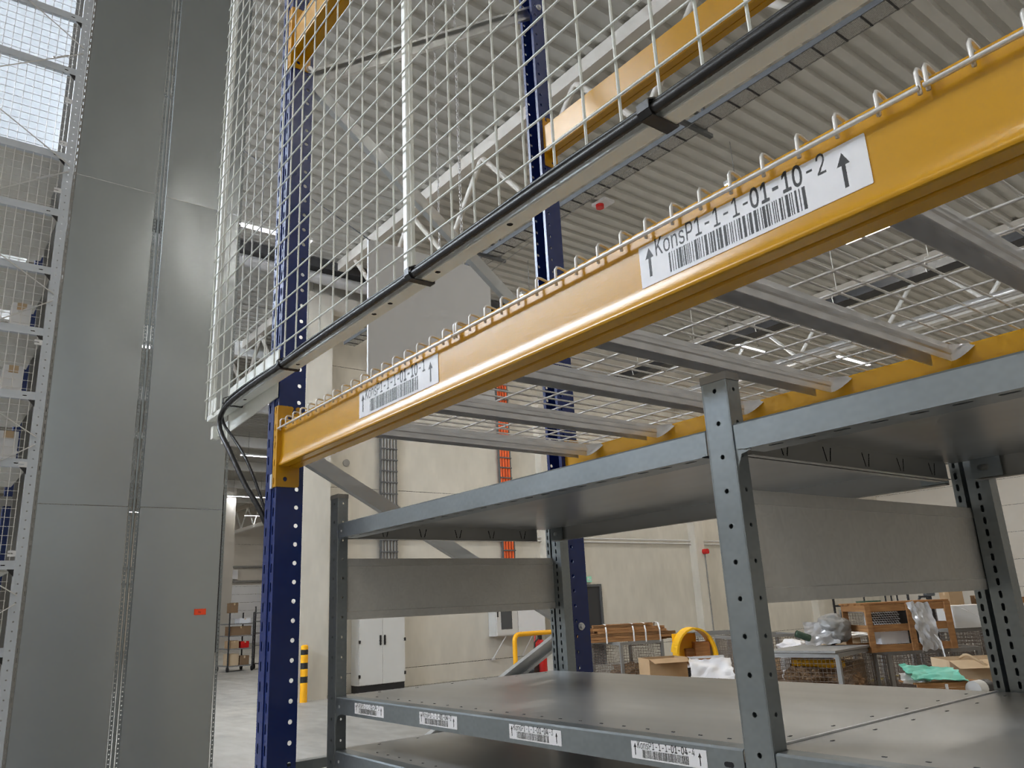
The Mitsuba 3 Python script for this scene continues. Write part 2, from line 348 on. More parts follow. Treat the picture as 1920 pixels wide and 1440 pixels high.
# ---- concrete columns, wall services
solo('concrete_column', MB().bx(-15.0, -14.5, 6.03, 6.68, 0, 8.9), 'mat_concrete', 'square beige concrete column behind the striped bollard', 'column')
for y in (13.45, 19.82, 26.4):
    solo('wall_pilaster', MB().bx(XW, XW + 0.28, y - 0.21, y + 0.21, 0, 9.7), 'mat_concrete',
         {13.45: 'narrow concrete pilaster behind the rear blue post', 19.82: 'concrete pilaster with the red alarm device on the beige wall', 26.4: 'concrete pilaster rising behind the cardboard boxes'}[y], 'pilaster')
solo('edge_beam', MB().bx(XW, XW + 0.4, 5.95, YR, 8.75, 9.15).bx(XW + 0.05, XW + 0.3, 5.95, YR, 9.15, 9.3), 'mat_beamtan', 'horizontal concrete beam along the top of the left wall', 'beam')
solo('insulated_pipe', MB().tube([(-14.4, 2.0, 9.58), (-14.4, 12.6, 9.45)], 0.14, 12), 'mat_foil', 'silver wrapped pipe along the top of the concrete wall', 'pipe', smooth=True)
solo('air_duct', MB().bx(-14.6, -14.2, 1.0, 12.0, 10.0 - 0.28, 10.0 - 0.06), 'mat_dark', 'dark duct under the roof above the silver wrapped pipe', 'duct')
def cable_ladder(y0, y1, z0, z1, label, mk, nc, mr):
    t = thing('cable_ladder', label, 'cable ladder')
    for y in (y0, y1): part(t, 'side_rail', MB().bx(-14.99, -14.93, y - 0.015, y + 0.015, z0, z1), mr)
    for z in np.arange(z0 + 0.1, z1, 0.28): part(t, 'rung', MB().bx(-14.92, -14.90, y0 - 0.02, y1 + 0.02, z, z + 0.03), mr)
    w = (y1 - y0) / nc
    for i in range(nc):
        part(t, 'cable', MB().cyl((-14.955, y0 + w * (i + .5), z0), (-14.955, y0 + w * (i + .5), z1), min(0.035, w * 0.40), 8), mk, True)
cable_ladder(8.21, 8.64, 2.7, 8.7, 'grey vertical cable ladder with grey cables above the white cabinet', 'mat_steelgrey', 5, 'mat_darkgrey')
cable_ladder(11.87, 12.25, 2.75, 8.7, 'vertical cable ladder filled with orange cables', 'mat_orange', 4, 'mat_darkgrey')
solo('conduit', MB().cyl((-14.98, 7.0, 3.43), (-14.98, 25.5, 3.37), 0.022, 8).cyl((-14.98, 7.0, 3.53), (-14.98, 25.5, 3.47), 0.022, 8), 'mat_cab', 'pair of thin horizontal conduits along the beige wall', 'conduit', smooth=True)
t = thing('fire_alarm', 'small red alarm device on the pilaster with a thin conduit below', 'alarm')
part(t, 'sounder', MB().cyl((-14.77, 19.96, 3.12), (-14.6, 19.96, 3.12), 0.085, 14), 'mat_red', 30)
part(t, 'conduit', MB().cyl((-14.75, 20.0, 3.05), (-14.75, 20.0, 0.0), 0.02, 8), 'mat_steelgrey', True)
solo('round_plate', MB().cyl((-15.05, 7.33, 5.2), (-15.03, 7.33, 5.2), 0.09, 16), 'mat_steelgrey', 'small round grey plate on the concrete wall beside the cable ladder', 'plate', smooth=30)

# electrical cabinet
t = thing('electrical_cabinet', 'tall white two-door electrical cabinet on a black plinth', 'cabinet')
part(t, 'body', MB().bx(-15.04, -14.67, 7.50, 8.67, 0.16, 2.15), 'mat_cab')
part(t, 'plinth', MB().bx(-15.03, -14.67, 7.51, 8.66, 0.0, 0.16), 'mat_black')
for a, b in ((7.505, 8.083), (8.089, 8.665)):
    d = part(t, 'door', MB().prof(rrect(a, b, 0.17, 2.14, 0.01), 'x', -14.67, -14.645), 'mat_cab')
    hy = 8.03 if a < 8 else 8.14
    part(d, 'handle', MB().prof(rrect(hy - 0.022, hy + 0.022, 0.99, 1.21, 0.02), 'x', -14.645, -14.63), 'mat_black')
    ey = a + 0.005 if a < 8 else b + 0.0
    for z in (0.32, 1.05): part(d, 'hinge', MB().bx(-14.66, -14.63, ey - 0.02, ey + 0.02, z, z + 0.07), 'mat_black')
# wall control box
t = thing('control_box', 'white wall control box with a window, above the yellow guard rail', 'control box')
part(t, 'body', MB().bx(-15.04, -14.72, 11.37, 13.0, 0.98, 2.0), 'mat_cab')
d = part(t, 'door', MB().bx(-14.72, -14.70, 11.39, 12.05, 1.0, 1.98), 'mat_cab')
part(d, 'pane', MB().bx(-14.70, -14.692, 11.52, 11.87, 1.14, 1.8), 'mat_glass_dark')
part(d, 'handle', MB().bx(-14.70, -14.68, 11.40, 11.43, 1.45, 1.62), 'mat_black')
part(t, 'panel', MB().bx(-14.72, -14.70, 12.08, 12.98, 1.0, 1.98), 'mat_board')
part(t, 'support', MB().bar((-14.75, 11.7, 0.98), (-15.0, 11.45, 0.45), 0.025, 0.025).bar((-14.75, 12.6, 0.98), (-15.0, 12.4, 0.45), 0.025, 0.025).bx(-15.03, -14.99, 11.40, 11.5, 0.40, 0.46), 'mat_cab')
arc = [(-13.5, 11.0, 0)] + [(-13.5, 11.0 + 0.14 * (1 - math.cos(a)), 0.90 + 0.14 * math.sin(a)) for a in np.linspace(0, PI / 2, 6)] + \
      [(-13.5, 12.36 - 0.14 * (1 - math.cos(a)), 0.90 + 0.14 * math.sin(a)) for a in np.linspace(PI / 2, 0, 6)] + [(-13.5, 12.36, 0)]
solo('guard_rail', MB().tube(arc, 0.055, 12), 'mat_signyellow', 'yellow hoop guard rail standing before the wall control box', 'guard rail', smooth=True)
t = thing('fire_extinguisher', 'red wheeled fire extinguisher inside the yellow guard rail', 'fire extinguisher')
part(t, 'cylinder', MB().tube([(-13.9, 12.12, 0.08), (-13.9, 12.12, 0.1), (-13.9, 12.12, 0.74), (-13.9, 12.12, 0.82), (-13.9, 12.12, 0.88)], [0.12, 0.145, 0.145, 0.10, 0.03], 18), 'mat_red', 40)
part(t, 'valve', MB().bx(-13.95, -13.85, 12.08, 12.14, 0.86, 0.98), 'mat_black')
part(t, 'hose', MB().tube([(-13.88, 12.05, 0.9), (-13.8, 11.85, 0.8), (-13.78, 11.8, 0.45), (-13.85, 11.9, 0.25)], 0.02, 8), 'mat_black', True)
for y in (11.82,): part(t, 'wheel', MB().cyl((-13.95, y - 0.03, 0.17), (-13.78, y + 0.05, 0.17), 0.17, 18), 'mat_black', 30)
part(t, 'frame', MB().tube([(-13.95, 11.9, 0.17), (-13.95, 12.0, 1.0), (-13.95, 12.2, 1.0)], 0.018, 6), 'mat_red', True)
# bollard
t = thing('bollard', 'yellow bollard with three black bands at the concrete column', 'bollard')
bxc, byc, br = -14.33, 6.08, 0.075
zs = [(0, .38, 'mat_signyellow'), (.38, .5, 'mat_black'), (.5, .65, 'mat_signyellow'), (.65, .77, 'mat_black'), (.77, .93, 'mat_signyellow'), (.93, 1.03, 'mat_black'), (1.03, 1.10, 'mat_signyellow')]
for a, b, m in zs:
    part(t, 'band' if m == 'mat_black' else 'tube', MB().tube([(bxc, byc, a), (bxc, byc, b)] + ([(bxc, byc, b + .025)] if b > 1.05 else []), [br, br, br * .6][:2 + (b > 1.05)], 18), m, 30)
# door with exit sign
struct('door_1', MB().bx(XW - 0.02, XW + 0.02, 14.45, 15.38, 0, 2.14), 'mat_dark', 'dark emergency door in the beige wall behind the rear blue post', 'door')
part('door_1', 'door_frame', MB().bx(XW - .02, XW + .06, 14.40, 14.46, 0, 2.2).bx(XW - .02, XW + .06, 15.37, 15.44, 0, 2.2).bx(XW - .02, XW + .06, 14.40, 15.44, 2.13, 2.2), 'mat_darkgrey')
t = thing('exit_sign', 'small green and white exit sign above the dark door', 'sign')
part(t, 'plate', MB().bx(-15.03, -14.98, 14.86, 15.06, 2.26, 2.42), 'mat_exit')
part(t, 'pictogram', MB().bx(-14.98, -14.976, 14.90, 14.96, 2.30, 2.38).bx(-14.98, -14.976, 14.98, 15.03, 2.30, 2.34), 'mat_board')
solo('light_rail', MB().bx(-14.98, -14.9, 14.6, 14.68, 2.2, 3.6), 'mat_cab', 'narrow white strip on the wall beside the rear blue post', 'rail')

# ---- far bay beyond the column
struct('door_2', MB().bx(XF - 0.02, XF + 0.05, 19.0, 23.2, 0, 4.3), 'mat_board', 'white sectional door at the far end of the hall', 'door')
for z in np.arange(0.6, 4.3, 0.6): part('door_2', 'door_seam', MB().bx(XF + 0.05, XF + 0.055, 19.0, 23.2, z, z + 0.02), 'mat_steelgrey')
solo('far_column', MB().bx(-46.4, -45.8, 14.4, 15.0, 0, 9.5), 'mat_beamtan', 'beige column in the far bay of the hall', 'column')
solo('drain_pipe', MB().cyl((-45.6, 14.2, 0.0), (-45.6, 14.2, 9.0), 0.06, 8), 'mat_dark', 'thin dark pipe beside the far beige column', 'pipe', smooth=True)
solo('dock_lamp', MB().ob((-59.84, 19.6, 5.1), (0.3, 0.9, 0.7)), 'mat_board', 'white lamp on the far wall above the sectional door', 'lamp')
for z in (5.6, 4.5): solo('wall_rail', MB().bx(XF + .02, XF + .2, 6, 26, z, z + 0.15), 'mat_steelgrey', {5.6: 'upper grey rail across the far wall', 4.5: 'lower grey rail above the far sectional door'}[z], 'rail')
def trolley(x, y, w, lv, h, label):
    t = thing('parcel_trolley', label, 'trolley')
    d = 1.1
    for sx in (-1, 1):
        for sy in (-1, 1):
            part(t, 'post', MB().bx(x + sx * d / 2 - .02, x + sx * d / 2 + .02, y + sy * w / 2 - .02, y + sy * w / 2 + .02, 0.15, h), 'mat_dark')
            part(t, 'castor', MB().cyl((x + sx * d / 2, y + sy * w / 2 - .03, .08), (x + sx * d / 2, y + sy * w / 2 + .03, .08), .08, 12), 'mat_black', 30)
    for z in lv: part(t, 'shelf', MB().bx(x - d / 2, x + d / 2, y - w / 2, y + w / 2, z, z + .04), 'mat_steelgrey')
    return t
trolley(-27.0, 8.95, 0.85, (.16, .72, 1.15, 1.55), 1.95, 'dark wheeled parcel trolley loaded with brown cardboard, by the grey cladding')
trolley(-26.7, 10.2, 0.95, (.16, .78, 1.2, 1.6, 1.9), 2.15, 'dark wheeled trolley with black and red goods, right by the blue post')
def carton(x, y, z, dx, dy, dz, label, m='mat_card', yaw=0.0, group=None, open_=False, name='cardboard_box'):
    t = thing(name, label, 'box', group)
    b = MB()
    if open_:
        w_ = 0.008
        b.bx(-dx / 2, dx / 2, -dy / 2, dy / 2, 0, w_)
        b.bx(-dx / 2, -dx / 2 + w_, -dy / 2, dy / 2, 0, dz).bx(dx / 2 - w_, dx / 2, -dy / 2, dy / 2, 0, dz)
        b.bx(-dx / 2, dx / 2, -dy / 2, -dy / 2 + w_, 0, dz).bx(-dx / 2, dx / 2, dy / 2 - w_, dy / 2, 0, dz)
    else:
        b.prof(rrect(-dx / 2, dx / 2, -dy / 2, dy / 2, min(dx, dy) * .015, 2), 'z', 0, dz)
    v, f = rot(b, yaw); part(t, 'carton', (v + A((x, y, z)), f), m)
    if open_:
        fl = MB().quad((-dx / 2, -dy / 2, dz), (dx / 2, -dy / 2, dz), (dx / 2 - .02, -dy / 2 - dy * .38, dz - dy * .12), (-dx / 2 + .02, -dy / 2 - dy * .38, dz - dy * .12))
        v, f = rot(fl, yaw); part(t, 'flap', (v + A((x, y, z)), f), m)
        fl = MB().quad((dx / 2, -dy / 2, dz), (dx / 2, dy / 2, dz), (dx / 2 + dx * .25, dy / 2, dz - dx * .1), (dx / 2 + dx * .25, -dy / 2, dz - dx * .1))
        v, f = rot(fl, yaw); part(t, 'flap', (v + A((x, y, z)), f), m)
    else:
        tp = MB().bx(-dx / 2 - .001, dx / 2 + .001, -.025, .025, dz, dz + .001).bx(-dx / 2 - .002, -dx / 2, -.025, .025, dz * .75, dz).bx(dx / 2, dx / 2 + .002, -.025, .025, dz * .75, dz)
        v, f = rot(tp, yaw); part(t, 'tape', (v + A((x, y, z)), f), 'mat_card_light')
    return t
for i, (x, y, z, dx, dy, dz, m, lab) in enumerate([
    (-26.8, 8.75, .2, .6, .34, .38, 'mat_card_light', 'pale carton on the bottom shelf of the left trolley'),
    (-26.8, 9.12, .2, .6, .32, .3, 'mat_card_dark', 'brown carton on the bottom shelf of the left trolley'),
    (-26.8, 8.75, .76, .6, .3, .26, 'mat_card', 'brown carton on the second shelf of the left trolley'),
    (-26.8, 9.12, .76, .6, .28, .22, 'mat_red', 'red box on the second shelf of the left trolley'),
    (-26.8, 8.95, 1.19, .6, .72, .3, 'mat_card_dark', 'wide stack of flat brown cardboard on the third trolley shelf'),
    (-26.8, 8.72, 1.95, .4, .26, .34, 'mat_card_dark', 'tapered brown box on top of the left trolley'),
    (-26.8, 9.1, 1.59, .5, .4, .16, 'mat_board', 'white bundle on the upper shelf of the left trolley'),
    (-26.5, 10.1, 1.24, .6, .6, .28, 'mat_black', 'black crate on the right trolley behind the blue post'),
    (-26.5, 10.3, .82, .6, .4, .25, 'mat_red', 'red crate on the right trolley behind the blue post'),
    (-26.5, 10.15, 1.64, .6, .6, .2, 'mat_card', 'brown carton on the top of the right trolley')]):
    carton(x, y, z, dx, dy, dz, lab, m)
# floor markings
solo('floor_marking', MB().bx(-6.5, -6.38, 0.5, 20, 0.0, 0.003), 'mat_marking', 'yellow painted line on the concrete floor', 'floor marking')
solo('floor_marking', MB().tube([(-4.9 + 0.35 * math.cos(a), 6.2 + 0.9 * math.sin(a), 0.002) for a in np.linspace(-1.4, 1.6, 12)], 0.02, 4), 'mat_marking', 'faint curved yellow mark on the floor under the grey shelf', 'floor marking')

# ================================================================== pallet rack
rack = thing('pallet_rack', 'pallet rack with blue perforated posts and yellow load beams', 'rack')
BX0, BX1 = -0.177, -0.0967       # post width
FY0, FY1 = -0.138, -0.061        # front post depth
RY0, RY1 = 0.914, 0.994
def upright(x0, x1, yo, yi, z1=4.75):
    """post with its closed slotted face at yo, open side at yi"""
    s = 1 if yi > yo else -1
    b = MB(); th = 0.0025
    zs = np.arange(0.073, z1 - 0.05, 0.05)
    w_ = x1 - x0
    holes = [slot(c, z - 0.012, 0.009, 0.026, 2) for z in zs for c in (0.0145, w_ - 0.0165)]
    pf = rectholes(0, w_, 0, z1, holes)
    # slotted face
    if s > 0: b.poly(pf, th, (x0, yo + th, 0), (1, 0, 0), (0, 0, 1))
    else: b.poly(pf, th, (x0, yo, 0), (1, 0, 0), (0, 0, 1))
    d = abs(yi - yo)
    hh = [circ(d - 0.0181, z, 0.0063, 10) for z in zs]
    ps = rectholes(0, d, 0, z1, hh)
    for xx in (x0, x1 - th):
        if s > 0: b.poly(ps, th, (xx, yo, 0), (0, 1, 0), (0, 0, 1))
        else: b.poly(ps, th, (xx + th, yo, 0), (0, -1, 0), (0, 0, 1))
    # inward returns at the open side and the centre groove of the face
    a0, a1 = sorted((yi - s * th, yi))
    b.bx(x0, x0 + 0.014, a0, a1, 0, z1).bx(x1 - 0.014, x1, a0, a1, 0, z1)
    g0, g1 = sorted((yo, yo - s * 0.003))
    b.bx(x0 + w_ * .37, x0 + w_ * .63, g0, g1, 0, z1)
    return b
for x0, x1 in ((BX0, BX1), (2.607, 2.687)):
    part(rack, 'upright', upright(x0, x1, FY0, FY1), 'mat_blue')
    part(rack, 'upright', upright(x0, x1, RY1, RY0), 'mat_blue')
    for y in ((FY0 + FY1) / 2, (RY0 + RY1) / 2):
        part(rack, 'foot_plate', MB().bx(x0 - .03, x1 + .03, y - .06, y + .06, 0, .006), 'mat_blue')
def brace(xc, a, b, parent, w=0.042, d=0.024, flip=False):
    """C section, open side towards +x, a and b = (y, z)"""
    th = 0.002; dirv = A((0, b[0] - a[0], b[1] - a[1])); L = np.linalg.norm(dirv); U = dirv / L; V = np.cross((1, 0, 0), U)
    m = MB(); O = A((xc, a[0], a[1]))
    def bar3(v0, v1, x0, x1): m.ob(O + U * L / 2 + V * (v0 + v1) / 2 + A(((x0 + x1) / 2, 0, 0)), (L, v1 - v0, x1 - x0), U, V, A((1, 0, 0)))
    sg = -1 if flip else 1
    bar3(-w / 2, w / 2, *sorted((-sg * d / 2, -sg * (d / 2 - th)))); bar3(-w / 2, -w / 2 + th, -d / 2, d / 2); bar3(w / 2 - th, w / 2, -d / 2, d / 2)
    e = sorted((sg * (d / 2 - th), sg * d / 2))
    bar3(-w / 2, -w / 2 + .009, *e); bar3(w / 2 - .009, w / 2, *e)
    part(parent, 'brace', m, 'mat_galv_bright')
XB = -0.137
for xb in (XB, 2.647):
    nodes_a = [(-0.075, 2.12), (0.93, 1.605)]
    brace(xb, (-0.075, 2.145), (0.945, 1.610), rack, flip=True)
    brace(xb, (0.945, 1.600), (-0.075, 1.10), rack)
    brace(xb, (-0.075, 1.09), (0.945, 0.45), rack)
    brace(xb, (-0.075, 3.40), (0.945, 2.63), rack, flip=True)
    brace(xb, (0.945, 2.62), (-0.075, 2.155), rack)
    brace(xb, (-0.075, 3.385), (0.945, 4.17), rack, 0.05)
    brace(xb, (0.945, 0.44), (-0.075, 0.15), rack)
for y, z in ((0.952, 1.605), (-0.078, 3.40), (-0.078, 2.16), (0.952, 4.17)):
    part(rack, 'bolt', MB().cyl((BX1, y, z), (BX1 + .012, y, z), .009, 6).cyl((BX1, y, z), (BX1 + .004, y, z), .013, 12), 'mat_zinc')
part(rack, 'foot_brace', MB().bx(-.15, -.12, -.075, .05, 1.298, 1.322), 'mat_galv')

BEAM = [(-.1272, 2.2035), (-.1275, 2.1985), (-.1300, 2.1955), (-.1300, 2.118), (-.1302, 2.112), (-.1308, 2.106), (-.1320, 2.0995), (-.1338, 2.0945), (-.1352, 2.0915), (-.1356, 2.0885), (-.1345, 2.0860), (-.1320, 2.0848), (-.1285, 2.0850), (-.1095, 2.0850), (-.1080, 2.0885), (-.1045, 2.0885), (-.1030, 2.0830), (-.0765, 2.0826), (-.0728, 2.0862), (-.072, 2.2035), (-.0755, 2.2075), (-.1240, 2.2075)]
def load_beam(dy, dz, rear, lab=None):
    pr_ = [((-.202 - y) if rear else y, z) for y, z in BEAM]
    pr_ = [(y + dy, z + dz) for y, z in pr_]
    k = part(rack, 'load_beam', MB().prof(pr_, 'x', -0.0935, 2.604), 'mat_yellow', 32, label=lab)
    yo = (RY1 if rear else FY0); s = -1 if rear else 1
    for xp, sx in ((BX1, 1), (2.607, -1)):
        c = MB()
        hol = [slot(0.0115, z, 0.007, 0.02, 2) for z in np.arange(0.017, 0.225, 0.05)] + [circ(0.0115, 0.14, .004, 8)]
        pf = rectholes(0, .026, 0, .23, hol)
        y0, y1 = sorted((yo, yo - s * 0.004))
        x0 = xp - .022 if sx > 0 else xp - .004
        c.poly(pf, .004, (x0, y1, 2.028 + dz), (1, 0, 0), (0, 0, 1))
        d = 0.066
        side = rectholes(0, d, 0, .23, [circ(.048, .216, .0065, 10), circ(.034, .198, .0065, 10), circ(.026, .022, .0065, 10), circ(.048, .135, .005, 8)])
        side = side.buffer(-.006).buffer(.006)
        xs = xp if sx > 0 else xp - .004
        if s > 0: c.poly(side, .004, (xs, yo - .003, 2.028 + dz), (0, 1, 0), (0, 0, 1))
        else: c.poly(side, .004, (xs + .004, yo + .003, 2.028 + dz), (0, -1, 0), (0, 0, 1))
        part(k, 'connector', c, 'mat_yellow')
    p0, p1 = sorted((yo - s * .002, yo - s * .006))
    part(k, 'safety_pin', MB().bx(BX1 - .034, BX1 - .020, p0, p1, 2.026 + dz, 2.066 + dz), 'mat_white_steel')
    return k
beam_front = load_beam(0, 0, False, 'front yellow beam with the two large barcode labels')
beam_rear = load_beam(1.06, 0, True, 'rear yellow beam at the end of the wire decking')
load_beam(0, 1.36, False, 'upper front yellow beam behind the white wire guard')
load_beam(1.06, 1.36, True, 'upper rear yellow beam')

# ---- printed location labels
def label_mesh(w, h, text3, seed, O, U=(1, 0, 0), V=(0, 0, 1), arrows=True):
    """white sheet with arrow, code text, bars and arrow; O is its lower left corner, U x V points out of the face"""
    U, V = A(U, float), A(V, float); Nn = np.cross(U, V); O = A(O, float)
    b = MB(); th = h * 0.006 + 0.0002
    b.poly(Polygon(rrect(0, w, 0, h, h * .02, 2)), th, O, U, V); n0 = b.n
    O2 = O + Nn * th; t2 = 0.00012
    def ink(poly): b.poly(poly, t2, O2, U, V)
    aw, ah = h * 0.075, h * 0.62
    for ax in (0.055 * w, 0.915 * w):
        y0 = h * .20 if ax < w / 2 else h * .14
        ink(sbox(ax - aw / 2, y0, ax + aw / 2, y0 + ah * .75))
        ink(Polygon([(ax - h * .125, y0 + ah * .72), (ax + h * .125, y0 + ah * .72), (ax, y0 + ah * 1.12)]))
    ms, xo = [], 0.0
    for s_, bold in text3:
        m = meshkit.text_mesh(s_, 1.0, 0.01, bold)
        v = m.vertices.copy(); ww = v[:, 0].max() + 0.10
        ms.append((v, m.faces, xo)); xo += ww
    cap = h * .42; sx = (0.775 * w) / xo
    for v, f, x_ in ms:
        q = np.c_[0.085 * w + (v[:, 0] + x_) * sx, h * .615 + v[:, 1] * cap, v[:, 2] * 0.01]
        b.add(O2 + q[:, :1] * U + q[:, 1:2] * V + q[:, 2:] * Nn, f)
    r = np.random.default_rng(seed); x = 0.155 * w; end = .77 * w; unit = (end - x) / 150
    while x < end:
        k = r.choice([1, 1, 2, 3]) * unit; ink(sbox(x, h * .09, min(x + k, end), h * .555)); x += k + r.choice([1, 1, 2, 2]) * unit
    v, f = b.mesh(); col = np.full((len(v), 3), .02); col[:n0] = (.80, .80, .82)
    return v, f, col
def stick(parent, w, h, text3, seed, O, lab, **kw):
    v, f, c = label_mesh(w, h, text3, seed, O, **kw)
    # separate triangles so that colours stay crisp
    return part(parent, 'location_label', (v, f), 'mat_print', False, lab, color=c)
stick(beam_front, .350, .064, [('KonsP1-1-1-', 0), ('01-10', 1), ('-2', 0)], 5, (1.274, -.1305, 2.114), 'large white barcode label KonsP1-1-1-01-10-2')
stick(beam_front, .342, .062, [('KonsP1-1-1-', 0), ('01-10', 1), ('-1', 0)], 6, (.382, -.1305, 2.115), 'white barcode label KonsP1-1-1-01-10-1')

# ---- wire decks lying on the beams
decks = [(-.084, .793, 'wire mesh deck at the left end of the yellow beams', (.045, .364, .690)), (.801, 1.692, 'wire mesh deck in the middle of the yellow beams, above the grey shelving', (.955, 1.250, 1.555)), (1.701, 2.592, 'wire mesh deck at the right end of the yellow beams', (1.83, 2.15, 2.45))]
r = .0026
for (a, b, lab, bars) in decks:
    t = thing('wire_deck', lab, 'wire deck')
    c = (a + b) / 2
    xs = [a] + [c + .05 * k for k in range(-8, 9)] + [b]
    xs = [x for x in xs if a <= x <= b]
    for x in xs:
        pts = [(x, -.1375, 2.184), (x, -.1375, 2.2115), (x, -.134, 2.2168), (x, -.128, 2.2175), (x, -.10, 2.2125), (x, .4, 2.2125), (x, .97, 2.2125), (x, .993, 2.2165), (x, 1.0015, 2.211), (x, 1.0015, 2.186)]
        part(t, 'wire', MB().tube(pts, r, 6), 'mat_wire', True)
    for y in list(np.arange(-.03, .92, .1)): part(t, 'wire', MB().cyl((a, y, 2.2073), (b, y, 2.2073), r, 6), 'mat_wire', True)
    for y in (-.1432, 1.0072): part(t, 'rail_wire', MB().cyl((a - .002, y, 2.1885), (b + .002, y, 2.1885), .0032, 8), 'mat_wire', True)
    for x in bars:
        th = .0018; hw = .022; z0, z1 = 2.164, 2.2045
        prof = [(x - hw, z0), (x - hw, z1), (x + hw, z1), (x + hw, z0 + .030), (x + hw + .003, z0 + .027), (x + hw + .003, z0 + .017), (x + hw, z0 + .014), (x + hw, z0),
                (x + hw - th, z0), (x + hw - th, z1 - th), (x - hw + th, z1 - th), (x - hw + th, z0)]
        m = MB().prof(prof, 'y', -.065, .885)
        lip = []
        ny, nz = 6, 5
        for i in range(ny + 1):
            s = i / ny; y = .885 + .052 * s; lift = s ** 1.6
            for j in range(nz + 1):
                q = j / nz
                zz = (z0 + (z1 - z0) * q) * (1 - lift) + (2.2075 + .002 * q) * lift
                xx = x + hw + .045 * s ** 1.3 * (1 - .5 * q)
                lip.append((xx, y, zz))
        f = []
        for i in range(ny):
            for j in range(nz):
                p = i * (nz + 1) + j; f += [(p, p + 1, p + nz + 2), (p, p + nz + 2, p + nz + 1)]
        m.add(lip, f)
        m.bx(x - hw, x + hw, .88, .955, 2.2078, 2.2095)
        part(t, 'support_channel', m, 'mat_zinc', 25)

# ================================================================== grey shelving inside the rack
W = 1.302
unit = thing('shelving_unit', 'grey galvanised shelving unit with perforated posts under the yellow beams', 'shelving')
def post(xr, y_front, label=None):
    """front post: holed front face, slotted side returns"""
    b = MB(); th = .0018; wd = .046; dp = .030; z1 = 1.997
    zs = np.arange(1.9757 - .05 * 38, 1.98, .05)
    pf = rectholes(0, wd, 0, z1, [circ(.0235, z, .0037, 10) for z in zs])
    b.poly(pf, th, (xr - wd, th, 0), (1, 0, 0), (0, 0, 1))
    ps = rectholes(0, dp, 0, z1, [circ(.016, z, .0032, 8) for z in zs] )
    for xx in (xr - wd, xr - th): b.poly(ps, th, (xx, 0, 0), (0, 1, 0), (0, 0, 1))
    b.bx(xr - wd, xr - wd + .012, dp - th, dp, 0, z1).bx(xr - .012, xr, dp - th, dp, 0, z1)
    for xx in (xr - wd + .0017, xr - .0017): b.tube([(xx, .0017, 0), (xx, .0017, z1 - .008)], .0021, 8)
    k = part(unit, 'post', b, 'mat_galv', label=label)
    part(k, 'post_cap', MB().prof(rrect(xr - wd - .0015, xr + .0015, -.0015, dp + .0015, .002), 'z', 1.990, 2.0015), 'mat_steelgrey')
    part(k, 'post_foot', MB().bx(xr - wd - .003, xr + .003, -.003, dp + .01, 0, .012), 'mat_black')
def rear_post(xc):
    b = MB(); th = .0018; z1 = 1.997; y = .768
    zs = np.arange(.05, 1.97, .02365)
    for (x0, x1, sx) in ((xc - .034, xc - .016, xc - .025), (xc - .006, xc + .036, xc + .013)):
        b.poly(rectholes(0, x1 - x0, 0, z1, [slot(sx - x0, z, .0065, .0145, 2) for z in zs]), th, (x0, y + th, 0), (1, 0, 0), (0, 0, 1))
    b.bx(xc - .016, xc - .0145, y, y + .03, 0, z1).bx(xc - .006, xc - .0045, y, y + .03, 0, z1).bx(xc - .016, xc - .0045, y + .03, y + .032, 0, z1)
    b.bx(xc + .0342, xc + .036, y, y + .035, 0, z1).bx(xc - .034, xc - .0322, y, y + .035, 0, z1)
    b.bx(xc - .006, xc + .036, y + .033, y + .035, 0, z1).bx(xc - .034, xc - .016, y + .033, y + .035, 0, z1)
    k = part(unit, 'post', b, 'mat_galv')
    part(k, 'post_foot', MB().bx(xc - .037, xc + .039, y - .003, y + .04, 0, .012), 'mat_black')
for i in range(3):
    post(W * i, 0, ('near grey post with a row of round holes' if i == 1 else None)); rear_post(W * i + (-.004 if i == 0 else .0))
